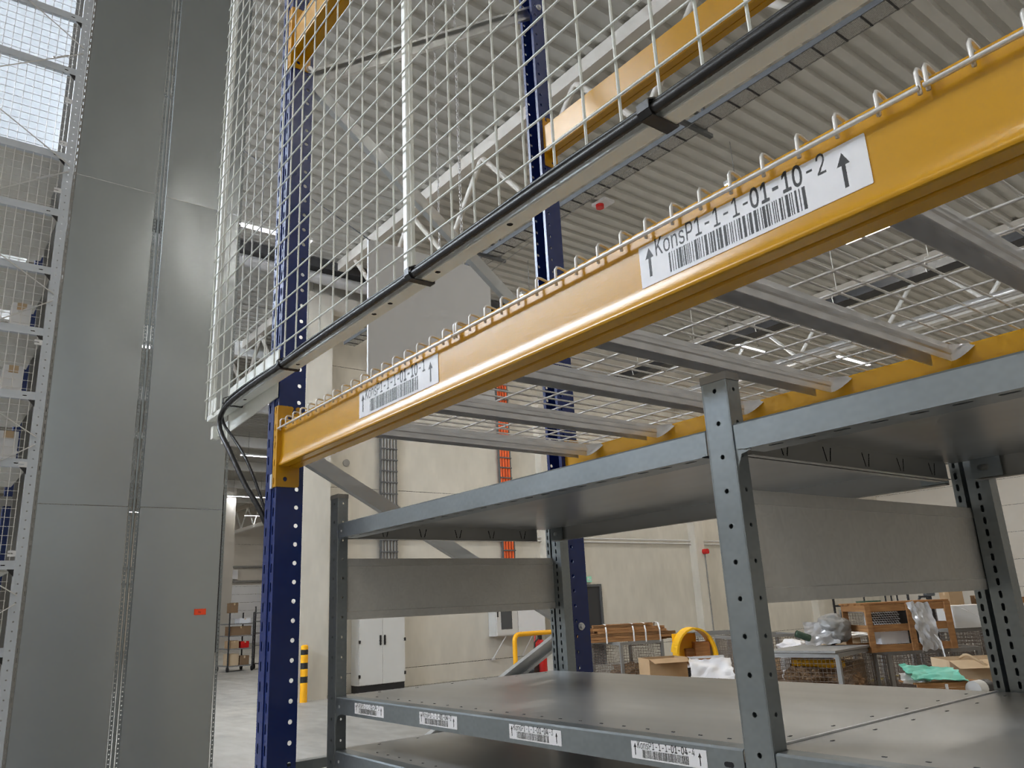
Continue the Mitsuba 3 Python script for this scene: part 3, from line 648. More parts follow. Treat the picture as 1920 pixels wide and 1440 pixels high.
def shelf(x0, x1, zt, tag=None, gusset=True):
    """pressed tray: x0..x1 outer width, front lip between the posts, top at zt"""
    th = .0015; d = .755; h = .040; zb = zt - h
    b = MB()
    fx0, fx1 = x0 + .003, x1 - .049                     # front beam between the posts
    b.bx(x0 - .020, x1 - .026, .0325, d, zt - th, zt)                      # top sheet
    fb = MB().prof([(.0, zt - .003), (.003, zt), (.034, zt), (.034, zt - th), (.0035, zt - th), (th, zt - .0035), (th, zb + th), (.0, zb + th)], 'x', fx0, fx1)
    n = int((fx1 - fx0 - .09) / .05)
    fb.poly(rectholes(0, fx1 - fx0 - .02, 0, .052, [slot(.045 + .05 * k, .0155, .0235, .0085, 2) for k in range(n + 1)]), th, (fx0 + .01, 0.0, zb), (1, 0, 0), (0, 1, 0))
    fb.bx(fx0 + .01, fx1 - .01, .0505, .052, zb, zb + .012)
    # rear and side returns
    rx0, rx1 = x0 + .022, x1 - .034
    b.bx(rx0, rx1, d - th, d, zb - .004, zt).bx(rx0, rx1, d - .014, d, zb - .004, zb - .004 + th)
    cuts = []
    for yy in (.155, .28, .405, .53, .655):
        for s in (-1, 1):
            cuts.append([(yy + s * .012 - .0014 - s * .007, .008), (yy + s * .012 + .0014 - s * .007, .008), (yy + s * .012 + .0014, .032), (yy + s * .012 - .0014, .032)])
    ps = rectholes(0, d - .075, 0, h, [])
    for xx in (x0 - .020, x1 - .026 - th):
        b.poly(ps, th, (xx, .035, zb), (0, 1, 0), (0, 0, 1))
        b.bx(xx if xx < x0 + .1 else xx - .012, (xx + .012 if xx < x0 + .1 else xx + th), .05, d - .05, zb, zb + th)
    k = part(unit, 'shelf', b, 'mat_shelf', label=tag)
    part(k, 'front_beam', fb, 'mat_galv')
    vm = MB()
    for xx in (x0 - .020 + th + .0004, x1 - .026 - th - .0004):
        for c in cuts: vm.quad(*[(xx, y, zb + z) for y, z in c])
    part(k, 'v_slots', vm, 'mat_hole', kind='stuff')
    # connector plates at the posts
    for xe, s in ((fx0, 1),):
        g = MB().prof([(xe - s * .003, zt - .001), (xe + s * .022, zt - .001), (xe + s * .022, zb - .002), (xe + s * .006, zb - .006), (xe - s * .001, zb - .022), (xe - s * .003, zb - .030)], 'y', .0025, .0045)
        part(k, 'connector', g, 'mat_galv')
        if x0 < .1: part(k, 'rivet', MB().cyl((xe + s * .020, -.0012, zb + .017), (xe + s * .020, .001, zb + .017), .0035, 8), 'mat_zinc')
    for xe, s in ((rx0 - .004, 1), (rx1 + .004, -1)):
        part(k, 'corner_plate', MB().poly(rectholes(0, .055, 0, h - .002, [slot(.022, .02, .022, .012, 3)]), .003, (xe if s > 0 else xe - .055, d - .01, zb), (1, 0, 0), (0, 0, 1)), 'mat_galv')
    # pressed dimples along the edges
    dm = MB()
    for yy, xr_ in ((.055, np.arange(x0 + .12, x1 - .1, .0535)),):
        for xx in xr_: dm.ob((xx, yy, zt + .0004), (.006, .003, .0008))
    for xx in (x0 + .012, x1 - .055):
        for yy in np.arange(.12, .7, .115): dm.ob((xx, yy, zt + .0004), (.003, .008, .0008))
    part(k, 'dimples', dm, 'mat_dark', kind='stuff')
    return k
ZU, ZL = 1.921, 1.481
top_a = shelf(0, W, ZU, 'top shelf of the left bay, seen from below')
top_b = shelf(W, 2 * W, ZU, 'top shelf of the right bay, seen from below')
low_a = shelf(0, W, ZL, 'shelf of the left bay with four small barcode labels')
low_b = shelf(W, 2 * W, ZL, 'shelf of the right bay at the lower right corner')
for z in (1.354, .90, .46, .12): shelf(0, W, z); shelf(W, 2 * W, z)
for i, (x0, n) in enumerate(((.110, 1), (.415, 2), (.734, 3), (1.045, 4))):
    stick(low_a, .146, .0245, [('KonsP1-1-1-', 0), ('01-04', 1), (f'-{n}', 0)], 20 + n, (x0, -.0004, 1.4485), f'small white barcode label KonsP1-1-1-01-04-{n}')
part(low_a, 'slot', MB().poly(Polygon(slot(0, 0, .016, .007)), .0004, (1.228, 0, 1.459), (1, 0, 0), (0, 0, 1)), 'mat_hole')
part(low_a, 'seam_strip', MB().bx(W - .0255, W - .0215, .034, .755, ZL - .004, ZL + .0025), 'mat_zinc')
def side_strip(x):
    p = [(0, .0), (0, .018), (.002, .020), (0, .022), (0, .138), (.002, .140), (0, .142), (0, .160), (.0014, .160), (.0034, .140), (.0014, .139), (.0014, .0215), (.0034, .020), (.0014, .0)]
    b = MB().prof([(x + a, 1.668 + c) for a, c in p], 'y', .020, .775)
    part(unit, 'side_strip', b, 'mat_spangle')
side_strip(-.012); side_strip(W - .012)

# ================================================================== white wire guard before the rack
gd = thing('wire_guard', 'white wire mesh guard panel with a square tube frame in front of the rack', 'wire guard')
GY0, GY1, GB, GT = -.178, -.1465, 2.3205, 4.65
def tubebox(x0, x1, y0, y1, z0, z1, axis, name='frame_tube', holes=()):
    if axis == 'x': m = MB().prof(rrect(y0, y1, z0, z1, .003, 2), 'x', x0, x1)
    else: m = MB().prof(rrect(x0, x1, y0, y1, .003, 2), 'z', z0, z1)
    return part(gd, name, m, 'mat_powder')
bt = tubebox(-.628, 2.03, GY0, GY1, GB, GB + .0185, 'x')
tubebox(-.628, 2.03, GY0, GY1, GT - .0185, GT, 'x')
for x in (-.626, .671, 1.985): tubebox(x, x + .0185, GY0, GY0 + .020, GB + .0185, GT - .0185, 'z')
for x in (-.30, .10, .522, .595, .786, 1.02):
    part(bt, 'hole', MB().poly(Polygon(circ(0, 0, .0055, 14)), .0003, (x, GY0 + .011, GB), (1, 0, 0), (0, -1, 0)), 'mat_hole')
vw = MB(); x = .412 - .0748 * 15
wires = MB()
for k in range(-14, 22):
    x = .412 + .0748 * k
    if -.64 < x < 2.03: wires.cyl((x, GY0 - .0022, GB + .008), (x, GY0 - .0022, GT - .01), .0025, 6)
part(gd, 'vertical_wires', wires, 'mat_powder', True, kind='stuff')
wires = MB(); z = 2.395
while z < GT - .02:
    wires.cyl((-.642, GY0 - .0068, z), (2.04, GY0 - .0068, z), .0023, 6); z += .0635
part(gd, 'horizontal_wires', wires, 'mat_powder', True, kind='stuff')
part(gd, 'bracket_plate', MB().poly(Polygon([(-.515, 2.262), (-.100, 2.283), (-.098, 2.427), (-.515, 2.412)]), .004, (0, -.1405, 0), (1, 0, 0), (0, 0, 1)), 'mat_powder')
part(gd, 'clamp', MB().bx(-.560, -.500, -.150, -.140, 2.235, 2.30).bx(-.600, -.575, -.172, -.150, 2.255, 2.297).bx(-.575, -.52, -.158, -.150, 2.262, 2.285), 'mat_powder')
part(gd, 'end_cap', MB().bx(-.634, -.628, GY0 + .001, GY1 - .001, GB + .001, GB + .0175), 'mat_powder')
part(gd, 'corner_plate', MB().bx(-.583, -.535, GY0 - .003, GY0, GB + .016, GB + .062), 'mat_powder')

# ---- cables along the guard
def smooth_path(pts, n=8):
    pts = A(pts, float); out = []
    P_ = np.vstack([2 * pts[0] - pts[1], pts, 2 * pts[-1] - pts[-2]])
    for i in range(1, len(P_) - 2):
        for t_ in np.arange(n) / n:
            a, b, c, d = P_[i - 1], P_[i], P_[i + 1], P_[i + 2]
            out.append(.5 * (2 * b + (c - a) * t_ + (2 * a - 5 * b + 4 * c - d) * t_ ** 2 + (3 * b - 3 * c + d - a) * t_ ** 3))
    return out + [pts[-1]]
CY = GY0 - .0165
main = [(2.03, CY, 2.3285), (1.75, CY, 2.329), (1.372, CY, 2.328), (1.1, CY, 2.329), (.73, CY, 2.328), (.35, CY, 2.329), (.05, CY, 2.328), (-.2, CY, 2.328), (-.36, CY, 2.320), (-.425, CY, 2.302), (-.44, CY, 2.275), (-.415, CY, 2.235), (-.35, -.185, 2.165), (-.27, -.165, 2.06), (-.2, -.13, 1.95), (-.205, -.08, 1.80), (-.205, -.06, 1.0), (-.205, -.06, .05)]
solo('black_cable', MB().tube(smooth_path(main), .0078, 10), 'mat_black', 'thick black cable running along the bottom of the white wire guard', 'cable', smooth=True)
thin = [(2.03, CY + .004, 2.3425), (1.7, CY + .004, 2.342), (1.372, CY + .004, 2.340), (1.18, CY + .004, 2.344), (.95, CY + .004, 2.342), (.73, CY + .004, 2.340), (.45, CY + .004, 2.342), (.2, CY + .004, 2.3445), (.05, CY + .004, 2.340), (-.2, CY + .003, 2.344), (-.36, CY, 2.336), (-.44, CY + .006, 2.315), (-.452, CY + .018, 2.275), (-.40, CY + .03, 2.225), (-.3, -.155, 2.14), (-.23, -.14, 2.04), (-.193, -.125, 1.955), (-.197, -.08, 1.80), (-.197, -.06, 1.0), (-.197, -.06, .05)]
solo('black_cable', MB().tube(smooth_path(thin), .0045, 8), 'mat_black', 'thinner black cable lying above the thick cable on the wire guard', 'cable', smooth=True)
def tie(x, lab, wd=.022):
    b = MB(); pts = [(GY0 - .0268, 2.340), (GY0 - .0272, 2.326), (GY0 - .021, 2.3185), (GY0 - .004, 2.3185), (GY1 + .0015, 2.3185), (GY1 + .0015, 2.342), (GY0, 2.3445), (GY0 - .012, 2.3475), (GY0 - .0268, 2.340)]
    for p, q in zip(pts[:-1], pts[1:]): b.bar((x, p[0], p[1]), (x, q[0], q[1]), wd, .0022, up=(0.0, 0.3, 1.0) if abs(q[1] - p[1]) < .02 else (0, 1, 0.2))
    solo('cable_tie', b, 'mat_black', lab, 'cable tie')
tie(1.372, 'wide black hook-and-loop cable tie nearest the large barcode label', .022)
tie(.731, 'black cable tie at the middle post of the wire guard', .017)
tie(.054, 'narrow black cable tie before the blue front post', .012)
tie(-.385, 'narrow black cable tie at the left end of the wire guard', .008)

# ================================================================== clad shelving at the left
cs = thing('clad_shelving', 'tall shelving row with smooth grey sheet cladding and wire mesh, at the left', 'shelving')
XL = -3.2
def perf_upright(y0, y1, x=XL, pitch=.05, m='mat_white_steel', z1=7.6, r_=.0045):
    w_ = y1 - y0
    p = rectholes(0, w_, 0, z1, [circ(w_ * .5, z, r_, 8) for z in np.arange(.033, z1 - .02, pitch)])
    return MB().poly(p, .002, (x, y0, 0), (0, 1, 0), (0, 0, 1)).bx(x - .04, x, y0, y0 + .002, 0, z1).bx(x - .04, x, y1 - .002, y1, 0, z1)
part(cs, 'upright', perf_upright(-.415, -.362), 'mat_white_steel', label='pale perforated upright between mesh and cladding')
fl = rectholes(0, .016, 0, 7.6, [slot(.008, z, .006, .028, 2) for z in np.arange(.03, 7.56, .05)])
part(cs, 'slotted_flange', MB().poly(fl, .002, (XL + .001, -.360, 0), (0, 1, 0), (0, 0, 1)), 'mat_steelgrey')
zj = [.25, 2.378, 4.505, 6.632, 7.6]
for y0, y1 in ((-.342, .136), (.205, .700)):
    for a, b in zip(zj[:-1], zj[1:]):
        # sheet with bent edges, bulging a little
        ny, nz = 14, 12; vv = []
        for i in range(ny + 1):
            for j in range(nz + 1):
                s, q = i / ny, j / nz
                bulge = .006 * math.sin(PI * s) * math.sin(PI * q) ** .5
                vv.append((XL + .004 + bulge, y0 + (y1 - y0) * s, a + .0025 + (b - a - .005) * q))
        f = []
        for i in range(ny):
            for j in range(nz):
                p = i * (nz + 1) + j; f += [(p, p + nz + 1, p + nz + 2), (p, p + nz + 2, p + 1)]
        m = MB().add(vv, f)
        part(cs, 'cladding_sheet', m, 'mat_cladding', True)
        part(cs, 'sheet_rim', MB().bx(XL - .03, XL + .004, y0, y1, b - .003, b - .0005).bx(XL - .03, XL + .004, y0 - .001, y0 + .001, a, b).bx(XL - .03, XL + .004, y1 - .001, y1 + .001, a, b), 'mat_galv')
for yc, lab in ((.170, 'narrow double upright between the cladding sheets'), (.716, None)):
    for off in (-.022, .022) if yc < .5 else (.0,):
        w_ = .016
        p = rectholes(0, w_, 0, 7.6, [circ(w_ / 2, z, .0042, 6) for z in np.arange(.02, 7.58, .025)])
        part(cs, 'joint_flange', MB().poly(p, .002, (XL + .004, yc + off - w_ / 2, 0), (0, 1, 0), (0, 0, 1)), 'mat_galv')
    if yc < .5:
        part(cs, 'joint_bead', MB().prof(rrect(yc - .011, yc + .011, -.02, .010, .005), 'z', 0, 7.6) if False else MB().tube([(XL + .004, yc, 0), (XL + .004, yc, 7.6)], .008, 8), 'mat_galv', True, label=lab)
part(cs, 'side_sheet', MB().bx(XL - .55, XL - .002, .70, .704, 0, 7.6).bx(XL - .55, XL - .002, -.345, -.341, 0, 7.6), 'mat_shelf')
st = part(cs, 'orange_sticker', MB().bx(XL + .0115, XL + .0125, .561, .632, 1.726, 1.762), 'mat_sticker', label='small orange sticker on the cladding')
part(st, 'print', MB().bx(XL + .0125, XL + .0129, .585, .59, 1.738, 1.75).bx(XL + .0125, XL + .0129, .593, .600, 1.738, 1.746), 'mat_red')
for z in (5.69, 5.27, 4.63, 4.23, 3.83, 3.43, 3.03, 2.63, 2.06, 1.6, 1.1, .6, .12):
    k = part(cs, 'shelf_beam', MB().prof([(XL - .002, z), (XL - .002, z - .048), (XL - .03, z - .048), (XL - .03, z - .046), (XL - .004, z - .046), (XL - .004, z)], 'y', -1.46, -.414), 'mat_white_steel')
    part(k, 'slot', MB().poly(Polygon(slot(0, 0, .022, .006)), .0004, (XL - .002, -.47, z - .026), (0, 1, 0), (0, 0, 1)), 'mat_hole')
    part(k, 'gusset', MB().poly(Polygon([(0, 0), (.035, 0), (.035, -.04)]), .003, (XL - .006, -.450, z - .048), (0, 1, 0), (0, 0, 1)), 'mat_black')
    if z < 5: part(cs, 'shelf_board', MB().bx(XL - .78, XL - .03, -1.46, -.41, z - .047, z - .004), 'mat_spangle')
part(cs, 'upright', perf_upright(-.412, -.362, XL - .55), 'mat_steelgrey')
part(cs, 'upright', perf_upright(-1.5, -1.45), 'mat_white_steel')
wires = MB()
for y in np.arange(-.441, -1.46, -.0492): wires.cyl((XL - .008, y, .1), (XL - .008, y, 6.6), .0022, 5)
for z in np.arange(.147, 6.6, .05): wires.cyl((XL - .0125, -1.46, z), (XL - .0125, -.436, z), .0017, 5)
part(cs, 'mesh_wires', wires, 'mat_wire', True, kind='stuff')
for z in (4.70, 4.36, 3.34, 2.60, 5.02, 2.1):
    part(cs, 'mesh_clip', MB().bx(XL - .006, XL + .001, -.455, -.413, z - .018, z - .006).bx(XL - .006, XL + .001, -.455, -.413, z + .002, z + .014).bx(XL - .006, XL + .001, -.43, -.413, z - .012, z + .012), 'mat_board')
for zc in (5.42, 4.525, 3.633, 2.738, 1.85):
    for s in (1, -1):
        zz = zc + s * .022; y1, z1 = -1.42, zc + s * (.70 if s > 0 else .78)
        slope_ = .64 if s > 0 else -.67
        z1 = zz + slope_ * 1.03
        k = part(cs, 'brace_rod', MB().cyl((XL + .012, -.388, zz), (XL + .012, y1, z1), .0035, 6), 'mat_wire', True)
        if s < 0:
            a, b = A((XL + .012, -.47, zz - .055)), A((XL + .012, -.535, zz - .0985))
            part(k, 'turnbuckle', MB().tube([a, b], .004, 6).tube([a + A((0, .0, .008)), b + A((0, 0, .008))], .0025, 5).tube([b + A((0, -.01, 0)), b + A((0, -.02, -.006))], .008, 6), 'mat_zinc')
# contents seen behind the mesh
for i, (y, z) in enumerate(((-.62, 4.66), (-.66, 4.66), (-.70, 4.66), (-.64, 4.69), (-.68, 4.69))):
    solo('wooden_bar', MB().cyl((XL - .18 - .02 * (i % 3), -1.4, z + .015), (XL - .18 - .02 * (i % 3), y, z + .015), .013, 8), ('mat_card', 'mat_card_light')[i % 2], ('front rod of the lower layer', 'middle rod of the lower layer', 'rear rod of the lower layer', 'front rod of the upper layer', 'rear rod of the upper layer')[i] + ' in a brown bundle on the mesh shelf', 'rod', 'brown rods on the upper mesh shelf', smooth=True)
rk = thing('storage_rack', 'rack with dark blue posts behind the mesh shelving', 'rack')
for y in (-1.6, -1.05, -.62, -.25, .15):
    part(rk, 'post', MB().bx(-5.9, -5.82, y - .035, y + .035, 0, 5.0), 'mat_blue_dark')
    part(rk, 'post', MB().bx(-5.2, -5.12, y - .025, y + .025, 0, 4.6), 'mat_steelgrey')
for z in (.9, 1.8, 2.7, 3.6): part(rk, 'beam', MB().bx(-5.86, -5.8, -2, .3, z, z + .08), 'mat_steelgrey')
for i, (y, z, lab) in enumerate(((-.55, 3.44, 'white box standing on the shelf behind the mesh, upper one'), (-.55, 3.04, 'white box standing on the shelf behind the mesh, middle one'), (-.53, 2.64, 'white box standing on the shelf behind the mesh, lower one'))):
    carton(XL - .2, y + .02, z - .004, .12, .10, .18, lab, 'mat_board', name='white_box')

# ================================================================== hanging white board
t = thing('hanging_board', 'large blank white board hanging from chains behind the rack', 'board')
part(t, 'panel', MB().bx(-5.03, -5.0, 2.688, 4.322, 3.90, 5.62), 'mat_board')
for y in (2.74, 4.27): part(t, 'eyelet', MB().tube([(-4.99 + .0, y + .02 * math.cos(a), 5.585 + .02 * math.sin(a)) for a in np.linspace(0, 2 * PI, 9)], .004, 5), 'mat_zinc')
for i, (y, rr, lab) in enumerate(((3.62, .012, 'thin steel chain holding the white board, left one'), (3.94, .017, 'thicker white chain holding the white board, right one'))):
    ch = MB(); z = 5.60; k = 0
    while z < 9.98:
        L_ = .05; d = (1, 0) if k % 2 else (0, 1)
        pts = [(-5.015 + d[0] * rr * math.cos(a), y + d[1] * rr * math.cos(a), z + L_ / 2 + (L_ / 2 + .006) * math.sin(a)) for a in np.linspace(0, 2 * PI, 9)]
        ch.tube(pts, rr * .36, 5, False); z += L_ * .92; k += 1
    solo('chain', ch, 'mat_wire', lab, 'chain', smooth=True)
solo('guy_wire', MB().cyl((-4.99, 2.70, 5.60), (-8.0, .6, 8.9), .006, 5), 'mat_dark', 'thin dark wire from the upper left corner of the white board', 'wire')
solo('guy_wire', MB().cyl((-4.99, 4.31, 5.60), (-3.6, 7.0, 8.0), .005, 5), 'mat_steelgrey', 'thin wire from the upper right corner of the white board', 'wire')
t = thing('smoke_detector', 'small red and white detector under the ribbed roof', 'detector')
part(t, 'head', MB().cyl((-8.6, 10.1, 9.86), (-8.6, 10.1, 9.96), .09, 12), 'mat_red', 30)
part(t, 'base', MB().bx(-8.75, -8.35, 10.0, 10.3, 9.94, 10.0), 'mat_board')

# ================================================================== goods stored at the back wall
def box_edges(b, w, d, h, z0, t_=.04):
    for sx in (-1, 1):
        for sy in (-1, 1): b.bx(sx * w / 2 - t_ / 2, sx * w / 2 + t_ / 2, sy * d / 2 - t_ / 2, sy * d / 2 + t_ / 2, z0, z0 + h)
def gitter(cx, cy, yaw, label, w=1.24, d=.84, h=.97, z0=0.0, m='mat_rust', lid=False):
    t = thing('mesh_container', label, 'mesh container')
    def put(name, b, mm, **kw):
        v, f = rot(b, yaw); part(t, name, (v + A((cx, cy, z0)), f), mm, **kw)
    b = MB(); box_edges(b, w, d, h, 0, .05)
    b.bx(-w / 2, w / 2, -d / 2 - .025, -d / 2 + .025, h - .05, h).bx(-w / 2, w / 2, d / 2 - .025, d / 2 + .025, h - .05, h).bx(-w / 2 - .025, -w / 2 + .025, -d / 2, d / 2, h - .05, h).bx(w / 2 - .025, w / 2 + .025, -d / 2, d / 2, h - .05, h)
    put('frame', b, 'mat_steelgrey')
    put('base', MB().bx(-w / 2, w / 2, -d / 2, d / 2, .12, .16), m)
    g = MB(); rr = .0032
    for x in np.arange(-w / 2 + .05, w / 2, .05):
        for y in (-d / 2, d / 2): g.cyl((x, y, .16), (x, y, h - .04), rr, 4)
    for y in np.arange(-d / 2 + .05, d / 2, .05):
        for x in (-w / 2, w / 2): g.cyl((x, y, .16), (x, y, h - .04), rr, 4)
    for z in np.arange(.2, h - .05, .05):
        for y in (-d / 2, d / 2): g.cyl((-w / 2, y, z), (w / 2, y, z), rr, 4)
        for x in (-w / 2, w / 2): g.cyl((x, -d / 2, z), (x, d / 2, z), rr, 4)
    put('mesh_walls', g, m, kind='stuff')
    return t
def blob(c, r_, seed, amp=.25, fr=3.0, sub=3, cut=None):
    m = trimesh.creation.icosphere(subdivisions=sub); v = m.vertices.copy()
    nz = meshkit.fbm(v * fr + seed * 7.3, 3, seed) - .5
    v = v * (1 + amp * 2 * nz[:, None]) * A(r_)
    if cut is not None: v[:, 2] = np.maximum(v[:, 2], cut)
    return v + A(c), m.faces
def sheet(c, U, V, amp, seed, n=16, th=.004, bend=0.0):
    """crumpled sheet about c spanned by U and V"""
    U, V = A(U, float), A(V, float); Nn = np.cross(U, V); Nn /= np.linalg.norm(Nn)
    g = np.linspace(-.5, .5, n); uu, vv = np.meshgrid(g, g, indexing='ij')
    q = np.stack([uu * 3.1, vv * 3.1, np.full_like(uu, seed * 1.7)], -1)
    hgt = (meshkit.fbm(q * 1.6, 3, seed) - .5) * amp * 2 + bend * (vv * vv - .1)
    edge = (meshkit.noise(q * 3, seed + 5) - .5) * .12
    Pn = A(c) + (uu + edge * (abs(uu) > .45))[..., None] * U + (vv + edge * (abs(vv) > .45))[..., None] * V + hgt[..., None] * Nn
    v = Pn.reshape(-1, 3); f = []
    for i in range(n - 1):
        for j in range(n - 1):
            p = i * n + j; f += [(p, p + n, p + n + 1), (p, p + n + 1, p + 1)]
    f = A(f)
    return np.vstack([v, v - Nn * th]), np.vstack([f, f[:, ::-1] + len(v)])
# view-aligned yaw of the storage corner: its goods stand square to the long shelving
def oyaw(deg): return math.radians(deg)
Y0 = oyaw(52.4)
def put(t, name, b, m, c, yaw, smooth=False, **kw):
    v, f = rot(b, yaw) if isinstance(b, MB) else b
    return part(t, name, (v + A(c), f), m, smooth, **kw)
gitter(-9.04, 10.21, oyaw(72), 'mesh container under the bundle of wooden boards', .84, 1.24)
t = thing('board_bundle', 'bundle of brown wooden boards tied with white straps on a mesh container', 'boards')
r2 = np.random.default_rng(3)
for L in range(6):
    z = L * .05; n = 6 if L < 4 else 4
    for i in range(n):
        ln = 1.66 - .11 * L * (L > 2) + r2.uniform(-.3, .12); o = r2.uniform(-.12, .12)
        y = -.36 + .72 / n * (i + .5)
        b = MB().bx(-ln / 2 + o, ln / 2 + o, y - .05, y + .05, z + .001, z + .047)
        put(t, 'board', b, ('mat_wood', 'mat_wood_dark')[int(r2.integers(0, 2))], (-8.95, 10.1, .972), Y0 + r2.uniform(-.03, .03))
for x in (-.38, .12, .34, .6):
    b = MB(); pr5 = [(-.44, -.02), (-.44, .19), (-.26, .305), (.26, .305), (.44, .19)]
    for p, q in zip(pr5[:-1], pr5[1:]): b.bar((x + .05 * (p[0] + .4), p[0], p[1]), (x + .05 * (q[0] + .4), q[0], q[1]), .026, .004, up=(0, .3, 1) if abs(q[0] - p[0]) > .1 else (0, 1, 0))
    put(t, 'strap', b, 'mat_board', (-8.95, 10.1, .972), Y0)
solo('scrap_pile', blob((-9.0, 10.2, .36), (.34, .36, .2), 3, .4, 4, 4, -.9), 'mat_card_dark', 'brown scrap lying inside the mesh container under the boards', 'scrap')
carton(-6.62, 8.52, 0, .62, .5, .43, 'brown carton at the bottom of the pair before the board bundle', 'mat_card_dark', Y0 + .2)
carton(-6.62, 8.52, .432, .60, .46, .40, 'open brown carton on top of the pair before the board bundle', 'mat_card', Y0 + .2, open_=True)
carton(-6.0, 8.75, 0, .4, .35, .52, 'brown carton on the floor right of the open carton', 'mat_card', Y0)
t = thing('plastic_bin', 'black plastic bin beneath the yellow shell', 'bin')
put(t, 'body', MB().prof(rrect(-.36, .36, -.25, .25, .04), 'z', 0, .60), 'mat_black', (-7.0, 9.75, 0), Y0)
put(t, 'rim', MB().bx(-.38, .38, -.27, .27, .60, .63), 'mat_board', (-7.0, 9.75, 0), Y0)
t = thing('yellow_shell', 'yellow curved plastic shell lying between the boards and the grey post', 'shell')
a = np.linspace(-.25, PI * .95, 18)
pts = [(.34 * math.cos(q), .46 * math.sin(q)) for q in a]; inn = [(.31 * math.cos(q), .43 * math.sin(q)) for q in a[::-1]]
put(t, 'hood', MB().prof(pts + inn, 'y', -.2, .3), 'mat_yellow_plastic', (-6.98, 9.72, .75), Y0)
put(t, 'side_panel', MB().bx(-.31, -.29, -.2, .3, -.05, .2).bx(-.30, .10, .27, .29, -.1, .36), 'mat_yellow_plastic', (-6.98, 9.72, .75), Y0)
put(t, 'inner_part', MB().bx(.02, .26, .0, .25, -.11, .22).bx(-.12, .02, .1, .25, -.11, .12), 'mat_wood', (-6.98, 9.72, .75), Y0)
put(t, 'bar', MB().bx(-.4, .42, -.22, -.19, -.02, .015), 'mat_board', (-6.98, 9.72, .75), Y0)
gitter(-9.3, 12.95, oyaw(60), 'rusty mesh container behind the yellow shell')
gitter(-7.4, 12.0, oyaw(60), 'rusty mesh container farther back just left of the near grey post')
solo('plastic_film', sheet((-5.72, 8.55, .66), (.40, .45, .0), (-.25, .25, .34), .10, 4), 'mat_whitefoil', 'crumpled white plastic film left of the near grey post', 'film', smooth=True)
carton(-5.75, 8.62, 0, .5, .45, .52, 'brown carton under the crumpled white film', 'mat_card', Y0)
carton(-5.35, 9.35, 0, .32, .4, .62, 'lower brown carton at the left edge of the near grey post', 'mat_card_dark', Y0)
carton(-5.35, 9.35, .622, .28, .34, .26, 'small brown carton stacked at the left edge of the near grey post', 'mat_card', Y0)
# right of the near post
carton(-5.28, 9.42, 0, .30, .3, .001 + .55, 'brown carton hidden low behind the near grey post', 'mat_card', Y0) if False else None
carton(-4.96, 9.45, 0, .26, .3, .56, 'lower brown carton just right of the near grey post', 'mat_card', Y0 + .1)
carton(-4.96, 9.45, .562, .25, .3, .20, 'upper brown carton just right of the near grey post', 'mat_card', Y0 + .05)
carton(-4.70, 9.78, 0, .34, .3, .78, 'brown carton with a torn flap beside the two small cartons', 'mat_card', Y0 - .2, open_=True)
carton(-5.3, 10.1, 0, .55, .5, .72, 'brown carton under the white plastic sack', 'mat_card_dark', Y0)
solo('plastic_sack', blob((-5.3, 10.05, .83), (.30, .26, .16), 5, .5, 2.2, 4), 'mat_whitefoil', 'white crumpled plastic sack right of the near grey post', 'sack', smooth=True)
carton(-5.55, 11.6, 0, .62, .5, .93, 'tall pale brown carton behind the white plastic sack', 'mat_card_light', Y0)
solo('paper_pile', blob((-5.4, 11.6, .99), (.5, .2, .07), 8, .5, 3, 3), 'mat_paper', 'crumpled paper on top of the tall pale carton', 'paper', smooth=True)
solo('plastic_wrap', sheet((-4.55, 9.05, .72), (.33, .5, .03), (-.1, .1, .5), .12, 9), 'mat_whitefoil', 'bluish white film hanging at the left side of the large mesh container', 'film', smooth=True)
g2 = gitter(-3.93, 8.56, oyaw(100), 'large mesh container of brown scrap behind the shelf, middle of the right bay', 1.24, .84)
put(g2, 'lid', MB().bx(-.66, .40, -.46, .46, .975, 1.0), 'mat_steelgrey', (-3.93, 8.56, 0), oyaw(97), label='grey lid lying on the container')
for i, (u, v_, z, s_, m) in enumerate(((-.32, .12, .62, (.24, .26, .22), 'mat_card_dark'), (.02, .1, .70, (.26, .26, .2), 'mat_paper'), (-.1, -.15, .6, (.3, .2, .2), 'mat_card_dark'))):
    c = A((-3.93, 8.56)) + u * A((math.cos(1.745), math.sin(1.745))) + v_ * A((-math.sin(1.745), math.cos(1.745)))
    solo('scrap_piece', blob((c[0], c[1], z), s_, 20 + i, .5, 3.5, 4), m, ('dark brown scrap at the left of the large mesh container', 'pale paper scrap in the middle of the large mesh container', 'dark brown scrap at the front of the large mesh container')[i], 'scrap')
for i, (u, z) in enumerate(((.34, .42), (.34, .62))):
    c = A((-3.93, 8.56)) + u * A((math.cos(1.745), math.sin(1.745)))
    carton(c[0], c[1], z, .44, .62, .19, ('lower brown sack-like carton inside the large mesh container', 'upper brown sack-like carton inside the large mesh container')[i], 'mat_card_dark', oyaw(100))
solo('plank_stack', MB().ob((-3.93, 8.56, .29), (1.0, .6, .24), (math.cos(1.745), math.sin(1.745), 0), (-math.sin(1.745), math.cos(1.745), 0)), 'mat_card_dark', 'brown scrap block at the bottom of the large mesh container', 'scrap')
solo('yellow_tube', MB().cyl((-4.05, 8.05, .86), (-3.62, 8.5, .80), .05, 12), 'mat_yellow_plastic', 'yellow and orange tube lying in the large mesh container', 'tube', smooth=True)
